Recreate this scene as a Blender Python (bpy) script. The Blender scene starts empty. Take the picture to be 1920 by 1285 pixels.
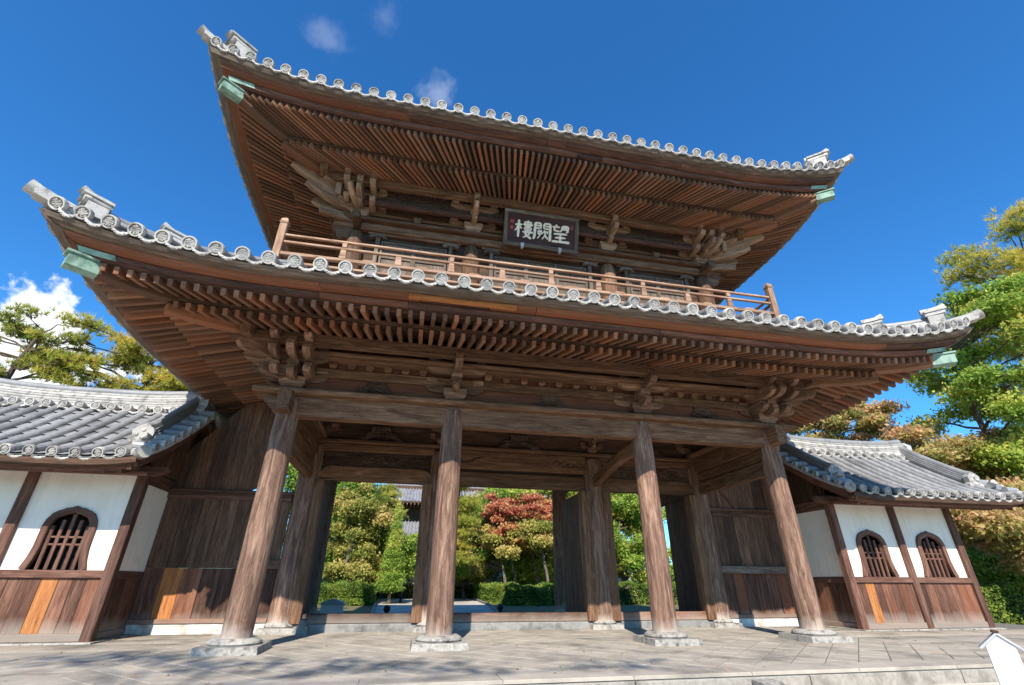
import bpy, math, random
import numpy as np
from mathutils import Vector, Matrix
R = math.radians
random.seed(7); rng = np.random.default_rng(7)
sc = bpy.context.scene
COL = sc.collection

# ------------------------------------------------------------------ camera
cam_d = bpy.data.cameras.new('camera'); cam = bpy.data.objects.new('camera', cam_d); COL.objects.link(cam)
PITCH, YAW, ROLL = R(26.98), R(11.70), R(0.29)
fw = Vector((math.sin(YAW)*math.cos(PITCH), math.cos(YAW)*math.cos(PITCH), math.sin(PITCH)))
r0 = Vector((math.cos(YAW), -math.sin(YAW), 0)); u0 = r0.cross(fw)
rr = r0*math.cos(ROLL)+u0*math.sin(ROLL); uu = u0*math.cos(ROLL)-r0*math.sin(ROLL)
cam.matrix_world = Matrix(((rr.x, uu.x, -fw.x, -3.079), (rr.y, uu.y, -fw.y, -13.838), (rr.z, uu.z, -fw.z, 1.187), (0, 0, 0, 1)))
cam_d.sensor_width = 36; cam_d.lens = 882.4*36/1920; cam_d.clip_start = .05; cam_d.clip_end = 3000
sc.camera = cam

# ------------------------------------------------------------------ sky, sun, exposure
SUN = Vector((0.24, 1.0, -0.82)).normalized()
SUN_EL = math.asin(-SUN.z); SUN_AZ = math.atan2(-SUN.x, -SUN.y)
w = bpy.data.worlds.new('World'); sc.world = w; w.use_nodes = True
nt = w.node_tree; N = nt.nodes; LK = nt.links; N.clear()
out = N.new('ShaderNodeOutputWorld'); bg = N.new('ShaderNodeBackground'); bg.inputs['Strength'].default_value = .10
sky = N.new('ShaderNodeTexSky'); sky.sky_type = 'NISHITA'; sky.sun_disc = False
sky.sun_elevation = SUN_EL; sky.sun_rotation = SUN_AZ % (2*math.pi)
sky.air_density = 1.0; sky.dust_density = .25; sky.ozone_density = 3.0; sky.altitude = 300
hs = N.new('ShaderNodeHueSaturation'); hs.inputs['Saturation'].default_value = 1.18; hs.inputs['Value'].default_value = .92
LK.new(sky.outputs[0], hs.inputs['Color'])
tn = N.new('ShaderNodeMix'); tn.data_type = 'RGBA'; tn.blend_type = 'MULTIPLY'; tn.inputs[0].default_value = 1; tn.inputs[7].default_value = (.66, 1.34, 1.70, 1)
LK.new(hs.outputs['Color'], tn.inputs[6])
tc = N.new('ShaderNodeTexCoord')
def cloud_mask(direction, size, nscale, lo, hi, stretch=(1, 1, 1)):
    d = Vector(direction).normalized()
    sub = N.new('ShaderNodeVectorMath'); sub.operation = 'SUBTRACT'; sub.inputs[1].default_value = d
    LK.new(tc.outputs['Generated'], sub.inputs[0])
    mul = N.new('ShaderNodeVectorMath'); mul.operation = 'MULTIPLY'; mul.inputs[1].default_value = stretch
    LK.new(sub.outputs[0], mul.inputs[0])
    ln = N.new('ShaderNodeVectorMath'); ln.operation = 'LENGTH'; LK.new(mul.outputs[0], ln.inputs[0])
    no = N.new('ShaderNodeTexNoise'); no.inputs['Scale'].default_value = nscale; no.inputs['Detail'].default_value = 6; no.inputs['Roughness'].default_value = .6
    LK.new(tc.outputs['Generated'], no.inputs['Vector'])
    m = N.new('ShaderNodeMath'); m.operation = 'MULTIPLY_ADD'; m.inputs[1].default_value = -1/size; 
    LK.new(ln.outputs['Value'], m.inputs[0]); LK.new(no.outputs['Fac'], m.inputs[2])
    mr = N.new('ShaderNodeMapRange'); mr.interpolation_type = 'SMOOTHSTEP'; mr.inputs['From Min'].default_value = lo; mr.inputs['From Max'].default_value = hi
    LK.new(m.outputs[0], mr.inputs['Value'])
    return mr.outputs[0]
cur = tn.outputs[2]
for (d, size, ns, lo, hi, st, strength) in [
        ((-.72, .70, .215), .60, 7.5, -.02, .06, (1, 1, 1.75), 1.0),
        ((-.215, .53, .82), .075, 30, -.05, .55, (1, 1, 1.6), .11),
        ((-.12, .50, .86), .06, 30, -.05, .6, (1, 1, 1), .08),
        ((-.022, .585, .81), .08, 30, -.05, .5, (1, 1, 1.4), .20),
        ((.70, .62, .30), .10, 20, -.1, .5, (1, 1, 2), .5)]:
    mk = cloud_mask(d, size, ns, lo, hi, st)
    mm = N.new('ShaderNodeMath'); mm.operation = 'MULTIPLY'; mm.inputs[1].default_value = strength; LK.new(mk, mm.inputs[0])
    mx = N.new('ShaderNodeMix'); mx.data_type = 'RGBA'; mx.inputs[7].default_value = (8.2, 8.4, 8.8, 1)
    LK.new(mm.outputs[0], mx.inputs[0]); LK.new(cur, mx.inputs[6]); cur = mx.outputs[2]
LK.new(cur, bg.inputs['Color']); LK.new(bg.outputs[0], out.inputs['Surface'])
sd = bpy.data.lights.new('sun', 'SUN'); sd.energy = 5.0; sd.angle = R(.5); sd.color = (1, .915, .79)
so = bpy.data.objects.new('sun', sd); COL.objects.link(so)
so.rotation_euler = SUN.to_track_quat('-Z', 'Y').to_euler(); so.location = (-20, -40, 40)
sc.view_settings.view_transform = 'Standard'; sc.view_settings.look = 'None'; sc.view_settings.gamma = 1
sc.view_settings.use_curve_mapping = False; sc.view_settings.exposure = .68
sc.render.engine = 'CYCLES'; sc.cycles.use_denoising = True
sc.cycles.max_bounces = 6; sc.cycles.diffuse_bounces = 4; sc.cycles.transparent_max_bounces = 6

# ------------------------------------------------------------------ mesh builder
class MB:
    def __init__(s): s.V = []; s.F = []; s.G = []; s.T = []; s.n = 0
    def add(s, V, F, G=None, t=None):
        V = np.asarray(V, float).reshape(-1, 3)
        if G is None: G = V + rng.random(3)*20
        s.V.append(V); s.G.append(np.asarray(G, float)); s.T.append(np.full(len(V), rng.random() if t is None else t))
        k = s.n
        s.F.extend([tuple(i+k for i in f) for f in F]); s.n += len(V); return s
    def mesh(s, name, mat, smooth=35):
        me = bpy.data.meshes.new(name)
        V = np.concatenate(s.V)
        me.from_pydata(V.tolist(), [], s.F)
        a = me.attributes.new('g', 'FLOAT_VECTOR', 'POINT'); a.data.foreach_set('vector', np.concatenate(s.G).astype(np.float32).ravel())
        a = me.attributes.new('tint', 'FLOAT', 'POINT'); a.data.foreach_set('value', np.concatenate(s.T).astype(np.float32))
        for m in (mat if isinstance(mat, (list, tuple)) else [mat]): me.materials.append(m)
        me.validate()
        if smooth:
            me.shade_smooth(); me.set_sharp_from_angle(angle=R(smooth))
        return me
    def build(s, name, mat, parent=None, smooth=35):
        return link(name, s.mesh(name, mat, smooth), parent)
def link(name, me, parent=None, mw=None):
    o = bpy.data.objects.new(name, me); COL.objects.link(o)
    if parent is not None: o.parent = parent
    if mw is not None: o.matrix_basis = mw
    return o
def tag(o, label, cat, group=None):
    o['label'] = label; o['category'] = cat
    if group: o['group'] = group
    return o
def stuff(o): o['kind'] = 'stuff'; return o
def struct(o): o['kind'] = 'structure'; return o
def empty(name, label, cat, loc=(0, 0, 0), group=None):
    o = bpy.data.objects.new(name, None); COL.objects.link(o); o.empty_display_size = .3
    o.location = loc; return tag(o, label, cat, group)
def cross8(w, h, c):
    a, b = w/2, h/2
    return [(-a+c, -b), (a-c, -b), (a, -b+c), (a, b-c), (a-c, b), (-a+c, b), (-a, b-c), (-a, -b+c)]
def frame_of(d, up):
    d = Vector(d).normalized(); up = Vector(up)
    if abs(d.dot(up.normalized())) > .999: up = Vector((0, 1, 0))
    s = d.cross(up).normalized(); u = s.cross(d).normalized(); return d, s, u
def sweep(m, path, sec, up=(0, 0, 1), caps=True, scales=None, t=None):
    """sweep section [(side,up)] along path, vertical cuts"""
    P = [Vector(p) for p in path]; n = len(P); k = len(sec); V = []; G = []; off = rng.random(3)*30; L = 0
    for i in range(n):
        if i == 0: d = P[1]-P[0]
        elif i == n-1: d = P[-1]-P[-2]
        else: d = (P[i+1]-P[i]).normalized()+(P[i]-P[i-1]).normalized()
        if i: L += (P[i]-P[i-1]).length
        d, s, u = frame_of(d, up); sca = 1 if scales is None else scales[i]
        for (a, b) in sec:
            q = P[i]+s*a*sca+u*b*sca; V.append(q[:]); G.append((L+off[0], a*sca+off[1], b*sca+off[2]))
    F = []
    for i in range(n-1):
        for j in range(k):
            j2 = (j+1) % k; F.append((i*k+j, i*k+j2, (i+1)*k+j2, (i+1)*k+j))
    if caps: F.append(tuple(reversed(range(k)))); F.append(tuple((n-1)*k+j for j in range(k)))
    F = [tuple(reversed(f)) for f in F]
    return m.add(V, F, G, t)
def beam(m, p0, p1, w, h, c=.012, up=(0, 0, 1), t=None):
    c = min(c, w*.3, h*.3)
    return sweep(m, [p0, p1], cross8(w, h, c), up, t=t)
def box(m, x0, x1, y0, y1, z0, z1, c=.012, grain='X', t=None):
    x0, x1 = sorted((x0, x1)); y0, y1 = sorted((y0, y1)); z0, z1 = sorted((z0, z1))
    cx, cy, cz = (x0+x1)/2, (y0+y1)/2, (z0+z1)/2
    if grain == 'X': return beam(m, (x0, cy, cz), (x1, cy, cz), y1-y0, z1-z0, c, t=t)
    if grain == 'Y': return beam(m, (cx, y0, cz), (cx, y1, cz), x1-x0, z1-z0, c, t=t)
    return beam(m, (cx, cy, z0), (cx, cy, z1), x1-x0, y1-y0, c, up=(0, 1, 0), t=t)
def circ(r, n, ph=0): return [(r*math.cos(2*math.pi*i/n+ph), r*math.sin(2*math.pi*i/n+ph)) for i in range(n)]
def tube(m, path, radii, n=10, up=(0, 0, 1), t=None):
    if not hasattr(radii, '__len__'): radii = [radii]*len(path)
    return sweep(m, path, circ(1, n), up, scales=radii, t=t)
def lathe(m, prof, c=(0, 0, 0), n=24, axis='Z', caps=True, t=None):
    V = []; G = []; off = rng.random(3)*30; k = len(prof)
    for i in range(n):
        a = 2*math.pi*i/n; ca, sa = math.cos(a), math.sin(a)
        for (r, z) in prof:
            if axis == 'Z': q = (r*ca, r*sa, z)
            elif axis == 'Y': q = (r*ca, z, r*sa)
            else: q = (z, r*ca, r*sa)
            V.append((q[0]+c[0], q[1]+c[1], q[2]+c[2])); G.append((z+off[0], r*ca+off[1], r*sa+off[2]))
    F = []
    for i in range(n):
        j = (i+1) % n
        for q in range(k-1): F.append((i*k+q, j*k+q, j*k+q+1, i*k+q+1))
    if caps:
        if prof[0][0] > 1e-4: F.append(tuple(i*k for i in reversed(range(n))))
        if prof[-1][0] > 1e-4: F.append(tuple(i*k+k-1 for i in range(n)))
    if axis == 'Y': F = [tuple(reversed(f)) for f in F]
    return m.add(V, F, G, t)
def prism(m, outline, o, A, B, th, t=None):
    """extrude 2-D outline (a,b) on axes A,B symmetrically by th along AxB"""
    A = Vector(A); B = Vector(B); o = Vector(o); n = A.cross(B).normalized(); V = []; G = []; off = rng.random(3)*30
    for s in (-.5, .5):
        for (a, b) in outline:
            q = o+A*a+B*b+n*th*s; V.append(q[:]); G.append((a+off[0], b+off[1], s*th+off[2]))
    k = len(outline); F = [tuple(reversed(range(k))), tuple(range(k, 2*k))]
    F += [(j, (j+1) % k, k+(j+1) % k, k+j) for j in range(k)]
    return m.add(V, F, G, t)
def grid(m, fn, U, W, flip=False, t=None, gs=1):
    V = [fn(a, b) for a in U for b in W]; G = [(a*gs, b*gs, 0) for a in U for b in W]; k = len(W)
    F = [(i*k+j, i*k+j+1, (i+1)*k+j+1, (i+1)*k+j) for i in range(len(U)-1) for j in range(k-1)]
    if flip: F = [tuple(reversed(f)) for f in F]
    return m.add(V, F, G, t)
def frustum(m, c, w0, w1, d0, d1, z0, z1, t=None):
    x, y = c; V = []
    for (w_, d_, z) in ((w0, d0, z0), (w1, d1, z1)):
        V += [(x-w_/2, y-d_/2, z), (x+w_/2, y-d_/2, z), (x+w_/2, y+d_/2, z), (x-w_/2, y+d_/2, z)]
    F = [(3, 2, 1, 0), (4, 5, 6, 7)]+[(j, (j+1) % 4, 4+(j+1) % 4, 4+j) for j in range(4)]
    return m.add(V, F, t=t)

# ------------------------------------------------------------------ materials
def newmat(name):
    m = bpy.data.materials.new(name); m.use_nodes = True; nt = m.node_tree; nt.nodes.clear()
    o = nt.nodes.new('ShaderNodeOutputMaterial'); p = nt.nodes.new('ShaderNodeBsdfPrincipled'); nt.links.new(p.outputs[0], o.inputs[0])
    return m, nt, p
def nd(nt, t, **kw):
    n = nt.nodes.new(t)
    for k, v in kw.items():
        if k in n.inputs: n.inputs[k].default_value = v
        else: setattr(n, k, v)
    return n
def mixc(nt, fac, a, b, bt='MIX'):
    n = nt.nodes.new('ShaderNodeMix'); n.data_type = 'RGBA'; n.blend_type = bt
    for i, v in ((0, fac), (6, a), (7, b)):
        if hasattr(v, 'is_output') or hasattr(v, 'node'): nt.links.new(v, n.inputs[i])
        else: n.inputs[i].default_value = v if i == 0 else (*v, 1)
    return n.outputs[2]
def ramp(nt, fac, stops):
    n = nt.nodes.new('ShaderNodeValToRGB'); e = n.color_ramp.elements
    while len(e) < len(stops): e.new(.5)
    for q, (p, c) in zip(e, stops): q.position = p; q.color = (*c, 1) if len(c) == 3 else c
    nt.links.new(fac, n.inputs[0]); return n.outputs[0]
def mrange(nt, v, a, b, c=0, d=1):
    n = nt.nodes.new('ShaderNodeMapRange'); n.inputs[1].default_value = a; n.inputs[2].default_value = b; n.inputs[3].default_value = c; n.inputs[4].default_value = d
    nt.links.new(v, n.inputs[0]); return n.outputs[0]
def wood(name, dark, mid, light, var=.5, rough=.75, stain=None, red=None, grain=1.0, bump=.35, carved=0, crack=1.0):
    m, nt, p = newmat(name)
    at = nd(nt, 'ShaderNodeAttribute', attribute_name='g'); ti = nd(nt, 'ShaderNodeAttribute', attribute_name='tint')
    oi = nd(nt, 'ShaderNodeObjectInfo')
    add = nd(nt, 'ShaderNodeVectorMath', operation='MULTIPLY_ADD')
    add.inputs[1].default_value = (1.0, 10, 10); nt.links.new(at.outputs['Vector'], add.inputs[0])
    cmb = nd(nt, 'ShaderNodeCombineXYZ'); sc_ = nd(nt, 'ShaderNodeMath', operation='MULTIPLY'); sc_.inputs[1].default_value = 91
    nt.links.new(oi.outputs['Random'], sc_.inputs[0]); nt.links.new(sc_.outputs[0], cmb.inputs[0]); nt.links.new(sc_.outputs[0], cmb.inputs[1])
    nt.links.new(cmb.outputs[0], add.inputs[2])
    n1 = nd(nt, 'ShaderNodeTexNoise', Scale=1.0*grain, Detail=7, Roughness=.62, Distortion=1.1); nt.links.new(add.outputs[0], n1.inputs['Vector'])
    big = nd(nt, 'ShaderNodeTexNoise', Scale=.9, Detail=3); 
    gb = nd(nt, 'ShaderNodeVectorMath', operation='MULTIPLY'); gb.inputs[1].default_value = (.6, 2.2, 2.2); nt.links.new(at.outputs['Vector'], gb.inputs[0]); nt.links.new(gb.outputs[0], big.inputs['Vector'])
    col = ramp(nt, n1.outputs['Fac'], [(.33, dark), (.49, mid), (.64, light)])
    col = mixc(nt, mrange(nt, big.outputs['Fac'], .35, .7), col, mixc(nt, .5, col, dark), 'MIX')
    fine = nd(nt, 'ShaderNodeTexNoise', Scale=3.1*grain, Detail=4, Roughness=.7, Distortion=.3); nt.links.new(add.outputs[0], fine.inputs['Vector'])
    col = mixc(nt, mrange(nt, fine.outputs['Fac'], .58, .68, 0, .8*crack), col, tuple(x*.35 for x in dark))
    col = mixc(nt, mrange(nt, fine.outputs['Fac'], .42, .30, 0, .5*crack), col, tuple(min(1, x*1.6) for x in light))
    # piece to piece variation
    s = nd(nt, 'ShaderNodeMath', operation='ADD'); nt.links.new(ti.outputs['Fac'], s.inputs[0]); nt.links.new(oi.outputs['Random'], s.inputs[1])
    fr = nd(nt, 'ShaderNodeMath', operation='FRACT'); nt.links.new(s.outputs[0], fr.inputs[0])
    hv = nd(nt, 'ShaderNodeHueSaturation'); nt.links.new(col, hv.inputs['Color']); nt.links.new(mrange(nt, fr.outputs[0], 0, 1, 1-var*.55, 1+var*.6), hv.inputs['Value'])
    col = hv.outputs[0]
    if red:
        f2 = nd(nt, 'ShaderNodeMath', operation='MULTIPLY'); f2.inputs[1].default_value = 7.31; nt.links.new(fr.outputs[0], f2.inputs[0])
        f3 = nd(nt, 'ShaderNodeMath', operation='FRACT'); nt.links.new(f2.outputs[0], f3.inputs[0])
        col = mixc(nt, mrange(nt, f3.outputs[0], .6, .98, 0, .8), col, mixc(nt, .35, red, col))
    ge = nd(nt, 'ShaderNodeNewGeometry')
    if stain:
        sx = nd(nt, 'ShaderNodeSeparateXYZ'); nt.links.new(ge.outputs['Position'], sx.inputs[0])
        sn = nd(nt, 'ShaderNodeTexNoise', Scale=2.4, Detail=5); nt.links.new(ge.outputs['Position'], sn.inputs['Vector'])
        q = nd(nt, 'ShaderNodeMath', operation='MULTIPLY_ADD'); q.inputs[1].default_value = stain[1]; q.inputs[2].default_value = stain[0]-stain[1]*.5
        nt.links.new(sn.outputs['Fac'], q.inputs[0])
        df = nd(nt, 'ShaderNodeMath', operation='SUBTRACT'); nt.links.new(q.outputs[0], df.inputs[0]); nt.links.new(sx.outputs['Z'], df.inputs[1])
        col = mixc(nt, mrange(nt, df.outputs[0], -.12, .16, 0, stain[3] if len(stain) > 3 else .85), col, stain[2])
    nt.links.new(col, p.inputs['Base Color']); p.inputs['Roughness'].default_value = rough; p.inputs['Specular IOR Level'].default_value = .3
    h = n1.outputs['Fac']
    if carved:
        vo = nd(nt, 'ShaderNodeTexNoise', Scale=5.5, Detail=4, Distortion=2.2); nt.links.new(ge.outputs['Position'], vo.inputs['Vector'])
        ad = nd(nt, 'ShaderNodeMath', operation='MULTIPLY_ADD'); ad.inputs[1].default_value = carved; nt.links.new(vo.outputs['Fac'], ad.inputs[0]); nt.links.new(h, ad.inputs[2]); h = ad.outputs[0]
    b = nd(nt, 'ShaderNodeBump', Strength=bump, Distance=.012 if not carved else .05); nt.links.new(h, b.inputs['Height']); nt.links.new(b.outputs[0], p.inputs['Normal'])
    return m
def solid(name, c, c2=None, scale=6, rough=.8, bump=.2, bscale=None, spec=.3, detail=6, c3=None, scale3=1.2, var=.0, dist=.01):
    m, nt, p = newmat(name); ge = nd(nt, 'ShaderNodeNewGeometry'); oi = nd(nt, 'ShaderNodeObjectInfo'); ti = nd(nt, 'ShaderNodeAttribute', attribute_name='tint')
    n = nd(nt, 'ShaderNodeTexNoise', Scale=scale, Detail=detail, Roughness=.65); nt.links.new(ge.outputs['Position'], n.inputs['Vector'])
    col = mixc(nt, mrange(nt, n.outputs['Fac'], .32, .68), c, c2 or tuple(x*.8 for x in c))
    if c3:
        n3 = nd(nt, 'ShaderNodeTexNoise', Scale=scale3, Detail=5, Roughness=.6); nt.links.new(ge.outputs['Position'], n3.inputs['Vector'])
        col = mixc(nt, mrange(nt, n3.outputs['Fac'], .50, .68), col, c3)
    if var:
        s = nd(nt, 'ShaderNodeMath', operation='ADD'); nt.links.new(ti.outputs['Fac'], s.inputs[0]); nt.links.new(oi.outputs['Random'], s.inputs[1])
        fr = nd(nt, 'ShaderNodeMath', operation='FRACT'); nt.links.new(s.outputs[0], fr.inputs[0])
        hv = nd(nt, 'ShaderNodeHueSaturation'); nt.links.new(col, hv.inputs['Color']); nt.links.new(mrange(nt, fr.outputs[0], 0, 1, 1-var, 1+var), hv.inputs['Value']); col = hv.outputs[0]
    nt.links.new(col, p.inputs['Base Color']); p.inputs['Roughness'].default_value = rough; p.inputs['Specular IOR Level'].default_value = spec
    if bump:
        nb = nd(nt, 'ShaderNodeTexNoise', Scale=bscale or scale*3, Detail=5, Roughness=.7); nt.links.new(ge.outputs['Position'], nb.inputs['Vector'])
        b = nd(nt, 'ShaderNodeBump', Strength=bump, Distance=dist); nt.links.new(nb.outputs['Fac'], b.inputs['Height']); nt.links.new(b.outputs[0], p.inputs['Normal'])
    return m
def plaster(name, c, c2):
    m, nt, p = newmat(name); ge = nd(nt, 'ShaderNodeNewGeometry')
    mp = nd(nt, 'ShaderNodeVectorMath', operation='MULTIPLY'); mp.inputs[1].default_value = (9, 9, .8); nt.links.new(ge.outputs['Position'], mp.inputs[0])
    n = nd(nt, 'ShaderNodeTexNoise', Scale=1, Detail=5, Roughness=.6); nt.links.new(mp.outputs[0], n.inputs['Vector'])
    n2 = nd(nt, 'ShaderNodeTexNoise', Scale=2.2, Detail=6); nt.links.new(ge.outputs['Position'], n2.inputs['Vector'])
    col = mixc(nt, mrange(nt, n.outputs['Fac'], .52, .72, 0, .55), c, c2); col = mixc(nt, mrange(nt, n2.outputs['Fac'], .5, .75, 0, .5), col, c2)
    nt.links.new(col, p.inputs['Base Color']); p.inputs['Roughness'].default_value = .9
    b = nd(nt, 'ShaderNodeBump', Strength=.15, Distance=.01); n3 = nd(nt, 'ShaderNodeTexNoise', Scale=14, Detail=6); nt.links.new(ge.outputs['Position'], n3.inputs['Vector']); nt.links.new(n3.outputs['Fac'], b.inputs['Height']); nt.links.new(b.outputs[0], p.inputs['Normal'])
    return m
def leafmat(name, stops, trans=.35):
    m, nt, p = newmat(name); ti = nd(nt, 'ShaderNodeAttribute', attribute_name='tint')
    col = ramp(nt, ti.outputs['Fac'], stops); nt.links.new(col, p.inputs['Base Color']); p.inputs['Roughness'].default_value = .6; p.inputs['Specular IOR Level'].default_value = .25
    tr = nd(nt, 'ShaderNodeBsdfTranslucent'); nt.links.new(col, tr.inputs['Color'])
    mx = nd(nt, 'ShaderNodeMixShader'); mx.inputs[0].default_value = trans
    nt.links.new(p.outputs[0], mx.inputs[1]); nt.links.new(tr.outputs[0], mx.inputs[2])
    o = [n for n in nt.nodes if n.type == 'OUTPUT_MATERIAL'][0]; nt.links.new(mx.outputs[0], o.inputs[0]); return m
W_COL = wood('wood_column', (.085, .044, .029), (.185, .105, .072), (.36, .225, .16), var=.3, stain=(.42, .55, (.56, .50, .43), .75), bump=.5)
W_MAIN = wood('wood_beam', (.068, .032, .016), (.145, .074, .040), (.24, .135, .078), var=.5)
W_BRK = wood('wood_bracket', (.085, .044, .026), (.17, .095, .06), (.29, .175, .115), var=.6)
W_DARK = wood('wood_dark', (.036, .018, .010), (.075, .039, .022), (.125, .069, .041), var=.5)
W_UBRD = wood('wood_upper_board', (.055, .027, .016), (.11, .057, .034), (.19, .105, .065), var=.7)
W_SOFF = wood('wood_soffit_shade', (.022, .011, .008), (.042, .022, .015), (.07, .038, .026), var=.5)  # colour darkened so the gaps between rafters read as deep shade
W_RAFT = wood('wood_rafter', (.135, .066, .038), (.175, .088, .051), (.225, .12, .072), var=.8, bump=.15, crack=.3, red=(.36, .12, .046))
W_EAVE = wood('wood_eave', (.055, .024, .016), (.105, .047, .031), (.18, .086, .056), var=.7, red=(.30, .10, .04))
W_PALE = wood('wood_pale', (.19, .10, .06), (.31, .185, .12), (.45, .30, .21), var=.4)
W_NEW = wood('wood_new', (.27, .095, .028), (.38, .145, .045), (.48, .21, .075), var=.3)
W_TAIL = wood('wood_weathered', (.15, .085, .048), (.28, .17, .105), (.42, .28, .185), var=.4)
W_GREY = wood('wood_grey', (.075, .052, .038), (.135, .10, .075), (.21, .165, .13), var=.3)
W_BOARD = wood('wood_board', (.05, .021, .013), (.115, .052, .033), (.21, .105, .068), var=.9, red=(.26, .09, .04), stain=(.40, .30, (.36, .31, .26), .6))
W_POST = wood('wood_post', (.07, .032, .022), (.13, .062, .043), (.20, .105, .075), var=.4)
W_CARVE = wood('wood_carved', (.05, .028, .02), (.10, .06, .042), (.16, .10, .07), var=.4, carved=3.0, bump=.9)
TILE = solid('tile_grey', (.20, .20, .205), (.28, .28, .28), scale=9, rough=.42, spec=.55, bump=.12, c3=(.15, .15, .15), var=.18)
TILE_L = solid('tile_light', (.36, .345, .32), (.46, .44, .41), scale=14, rough=.6, spec=.35, bump=.3, c3=(.17, .16, .145), scale3=6, var=.25)
PLASTER = plaster('plaster_white', (.84, .775, .68), (.68, .60, .50))
PLASTER_OLD = solid('plaster_old', (.72, .70, .66), (.50, .46, .40), scale=5, rough=.9, bump=.3, c3=(.33, .24, .17), scale3=2.6)
STONE = solid('stone_grey', (.27, .26, .245), (.19, .185, .175), scale=7, rough=.85, bump=.35, c3=(.10, .10, .095), scale3=3.0, var=.1)
STONE_L = solid('stone_light', (.44, .41, .37), (.25, .235, .21), scale=22, rough=.88, bump=.4, c3=(.085, .08, .07), scale3=6, var=.12)
STONE_M = solid('stone_mid', (.33, .30, .26), (.22, .20, .175), scale=16, rough=.88, bump=.4, c3=(.13, .12, .10), scale3=2.2, var=.12)
PAVE = solid('paving', (.41, .365, .305), (.31, .275, .23), scale=3.2, rough=.85, bump=.25, bscale=40, c3=(.20, .18, .155), scale3=1.1, var=.11)
JOINT = solid('paving_joint', (.20, .185, .165), (.15, .14, .125), scale=8)
COPPER = solid('copper_green', (.19, .32, .255), (.27, .40, .33), scale=9, rough=.65, bump=.25, c3=(.10, .17, .13), scale3=5)
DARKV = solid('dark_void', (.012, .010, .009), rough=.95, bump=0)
GOLD = solid('white_gold', (.90, .78, .62), (.80, .67, .50), scale=9, rough=.6, bump=.1)
RED = solid('seal_red', (.62, .07, .055), rough=.6, bump=0)
PLQ = wood('plaque_board', (.035, .014, .012), (.06, .026, .022), (.085, .04, .034), var=.1)
METAL = solid('dull_metal', (.45, .46, .47), rough=.4, bump=0)
BLACK = solid('black_metal', (.015, .016, .02), rough=.4, bump=0)
WHITE = solid('white_paint', (.82, .81, .79), (.75, .74, .71), scale=5, rough=.6, bump=.05)
BARK = solid('bark', (.085, .062, .045), (.14, .11, .085), scale=5, rough=.95, bump=.9, bscale=14, dist=.04)
BARK_G = solid('bark_grey', (.17, .15, .13), (.10, .085, .07), scale=5, rough=.95, bump=.8, bscale=12, dist=.04)
GRAVEL = solid('gravel', (.52, .47, .39), (.44, .40, .33), scale=30, rough=.95, bump=.4, bscale=60, c3=(.24, .225, .2), scale3=.6)
SAND = solid('pale_bounce_gravel', (.64, .56, .46), (.56, .49, .40), scale=30, rough=.95, bump=.4, bscale=60, c3=(.54, .47, .38), scale3=.5)
EARTH = solid('earth_moss', (.12, .11, .045), (.20, .155, .085), scale=1.4, rough=.95, bump=.5, bscale=25, c3=(.09, .11, .03), scale3=.5)
PINE = leafmat('pine_needles', [(0, (0.065, 0.111, 0.021)), (.35, (0.286, 0.338, 0.058)), (.7, (0.572, 0.546, 0.098)), (1, (0.750, 0.546, 0.104))], .5)
LEAF_G = leafmat('green_leaves', [(0, (0.091, 0.182, 0.029)), (.4, (0.273, 0.416, 0.065)), (.75, (0.520, 0.585, 0.111)), (1, (0.715, 0.585, 0.169))], .5)
LEAF_Y = leafmat('yellow_leaves', [(0, (0.117, 0.156, 0.033)), (.4, (0.377, 0.377, 0.078)), (.75, (0.650, 0.520, 0.182)), (1, (0.715, 0.416, 0.195))], .45)
LEAF_R = leafmat('red_leaves', [(0, (0.156, 0.065, 0.039)), (.3, (0.442, 0.111, 0.085)), (.55, (0.650, 0.221, 0.143)), (.75, (0.676, 0.390, 0.156)), (1, (0.390, 0.442, 0.091))], .45)
LEAF_P = leafmat('turning_leaves', [(0, (0.169, 0.208, 0.052)), (.35, (0.442, 0.403, 0.117)), (.7, (0.715, 0.468, 0.260)), (1, (0.676, 0.312, 0.208))], .5)
HEDGE = leafmat('hedge_leaves', [(0, (0.052, 0.098, 0.018)), (.5, (0.156, 0.247, 0.036)), (.9, (0.338, 0.377, 0.058)), (1, (0.442, 0.403, 0.091))], .35)

# ------------------------------------------------------------------ setting
FZ = .10                                    # platform level
def sheet(name, x0, x1, y0, y1, z, mat):
    m = MB(); m.add([(x0, y0, z), (x1, y0, z), (x1, y1, z), (x0, y1, z)], [(0, 1, 2, 3)]); return struct(m.build(name, mat))
sheet('ground', -900, 900, -900, 1500, -.12, EARTH)
sheet('bounce_forecourt', -30, 30, -21, -6.7, -.114, SAND)  # unseen pale ground, added to bounce warm sunlight up under the eaves
m = MB(); m.add([(-3.9, 4.2, -.112), (.6, 4.2, -.112), (2.2, 18, -.112), (2.9, 30, -.112), (12, 31, -.112), (12, 35, -.112), (-16, 35, -.112), (-16, 31, -.112), (-4.9, 30.5, -.112), (-4.4, 18, -.112)], [tuple(range(10))])
struct(m.build('path', GRAVEL))
for (pts) in ([(-3.95, 4.3), (-4.45, 18), (-4.95, 30.5)], [(.65, 4.3), (2.25, 18), (2.95, 30)]):
    m = MB(); sweep(m, [(x, y, -.06) for x, y in pts], cross8(.14, .16, .02)); k = struct(m.build('path_kerb', STONE))
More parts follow.
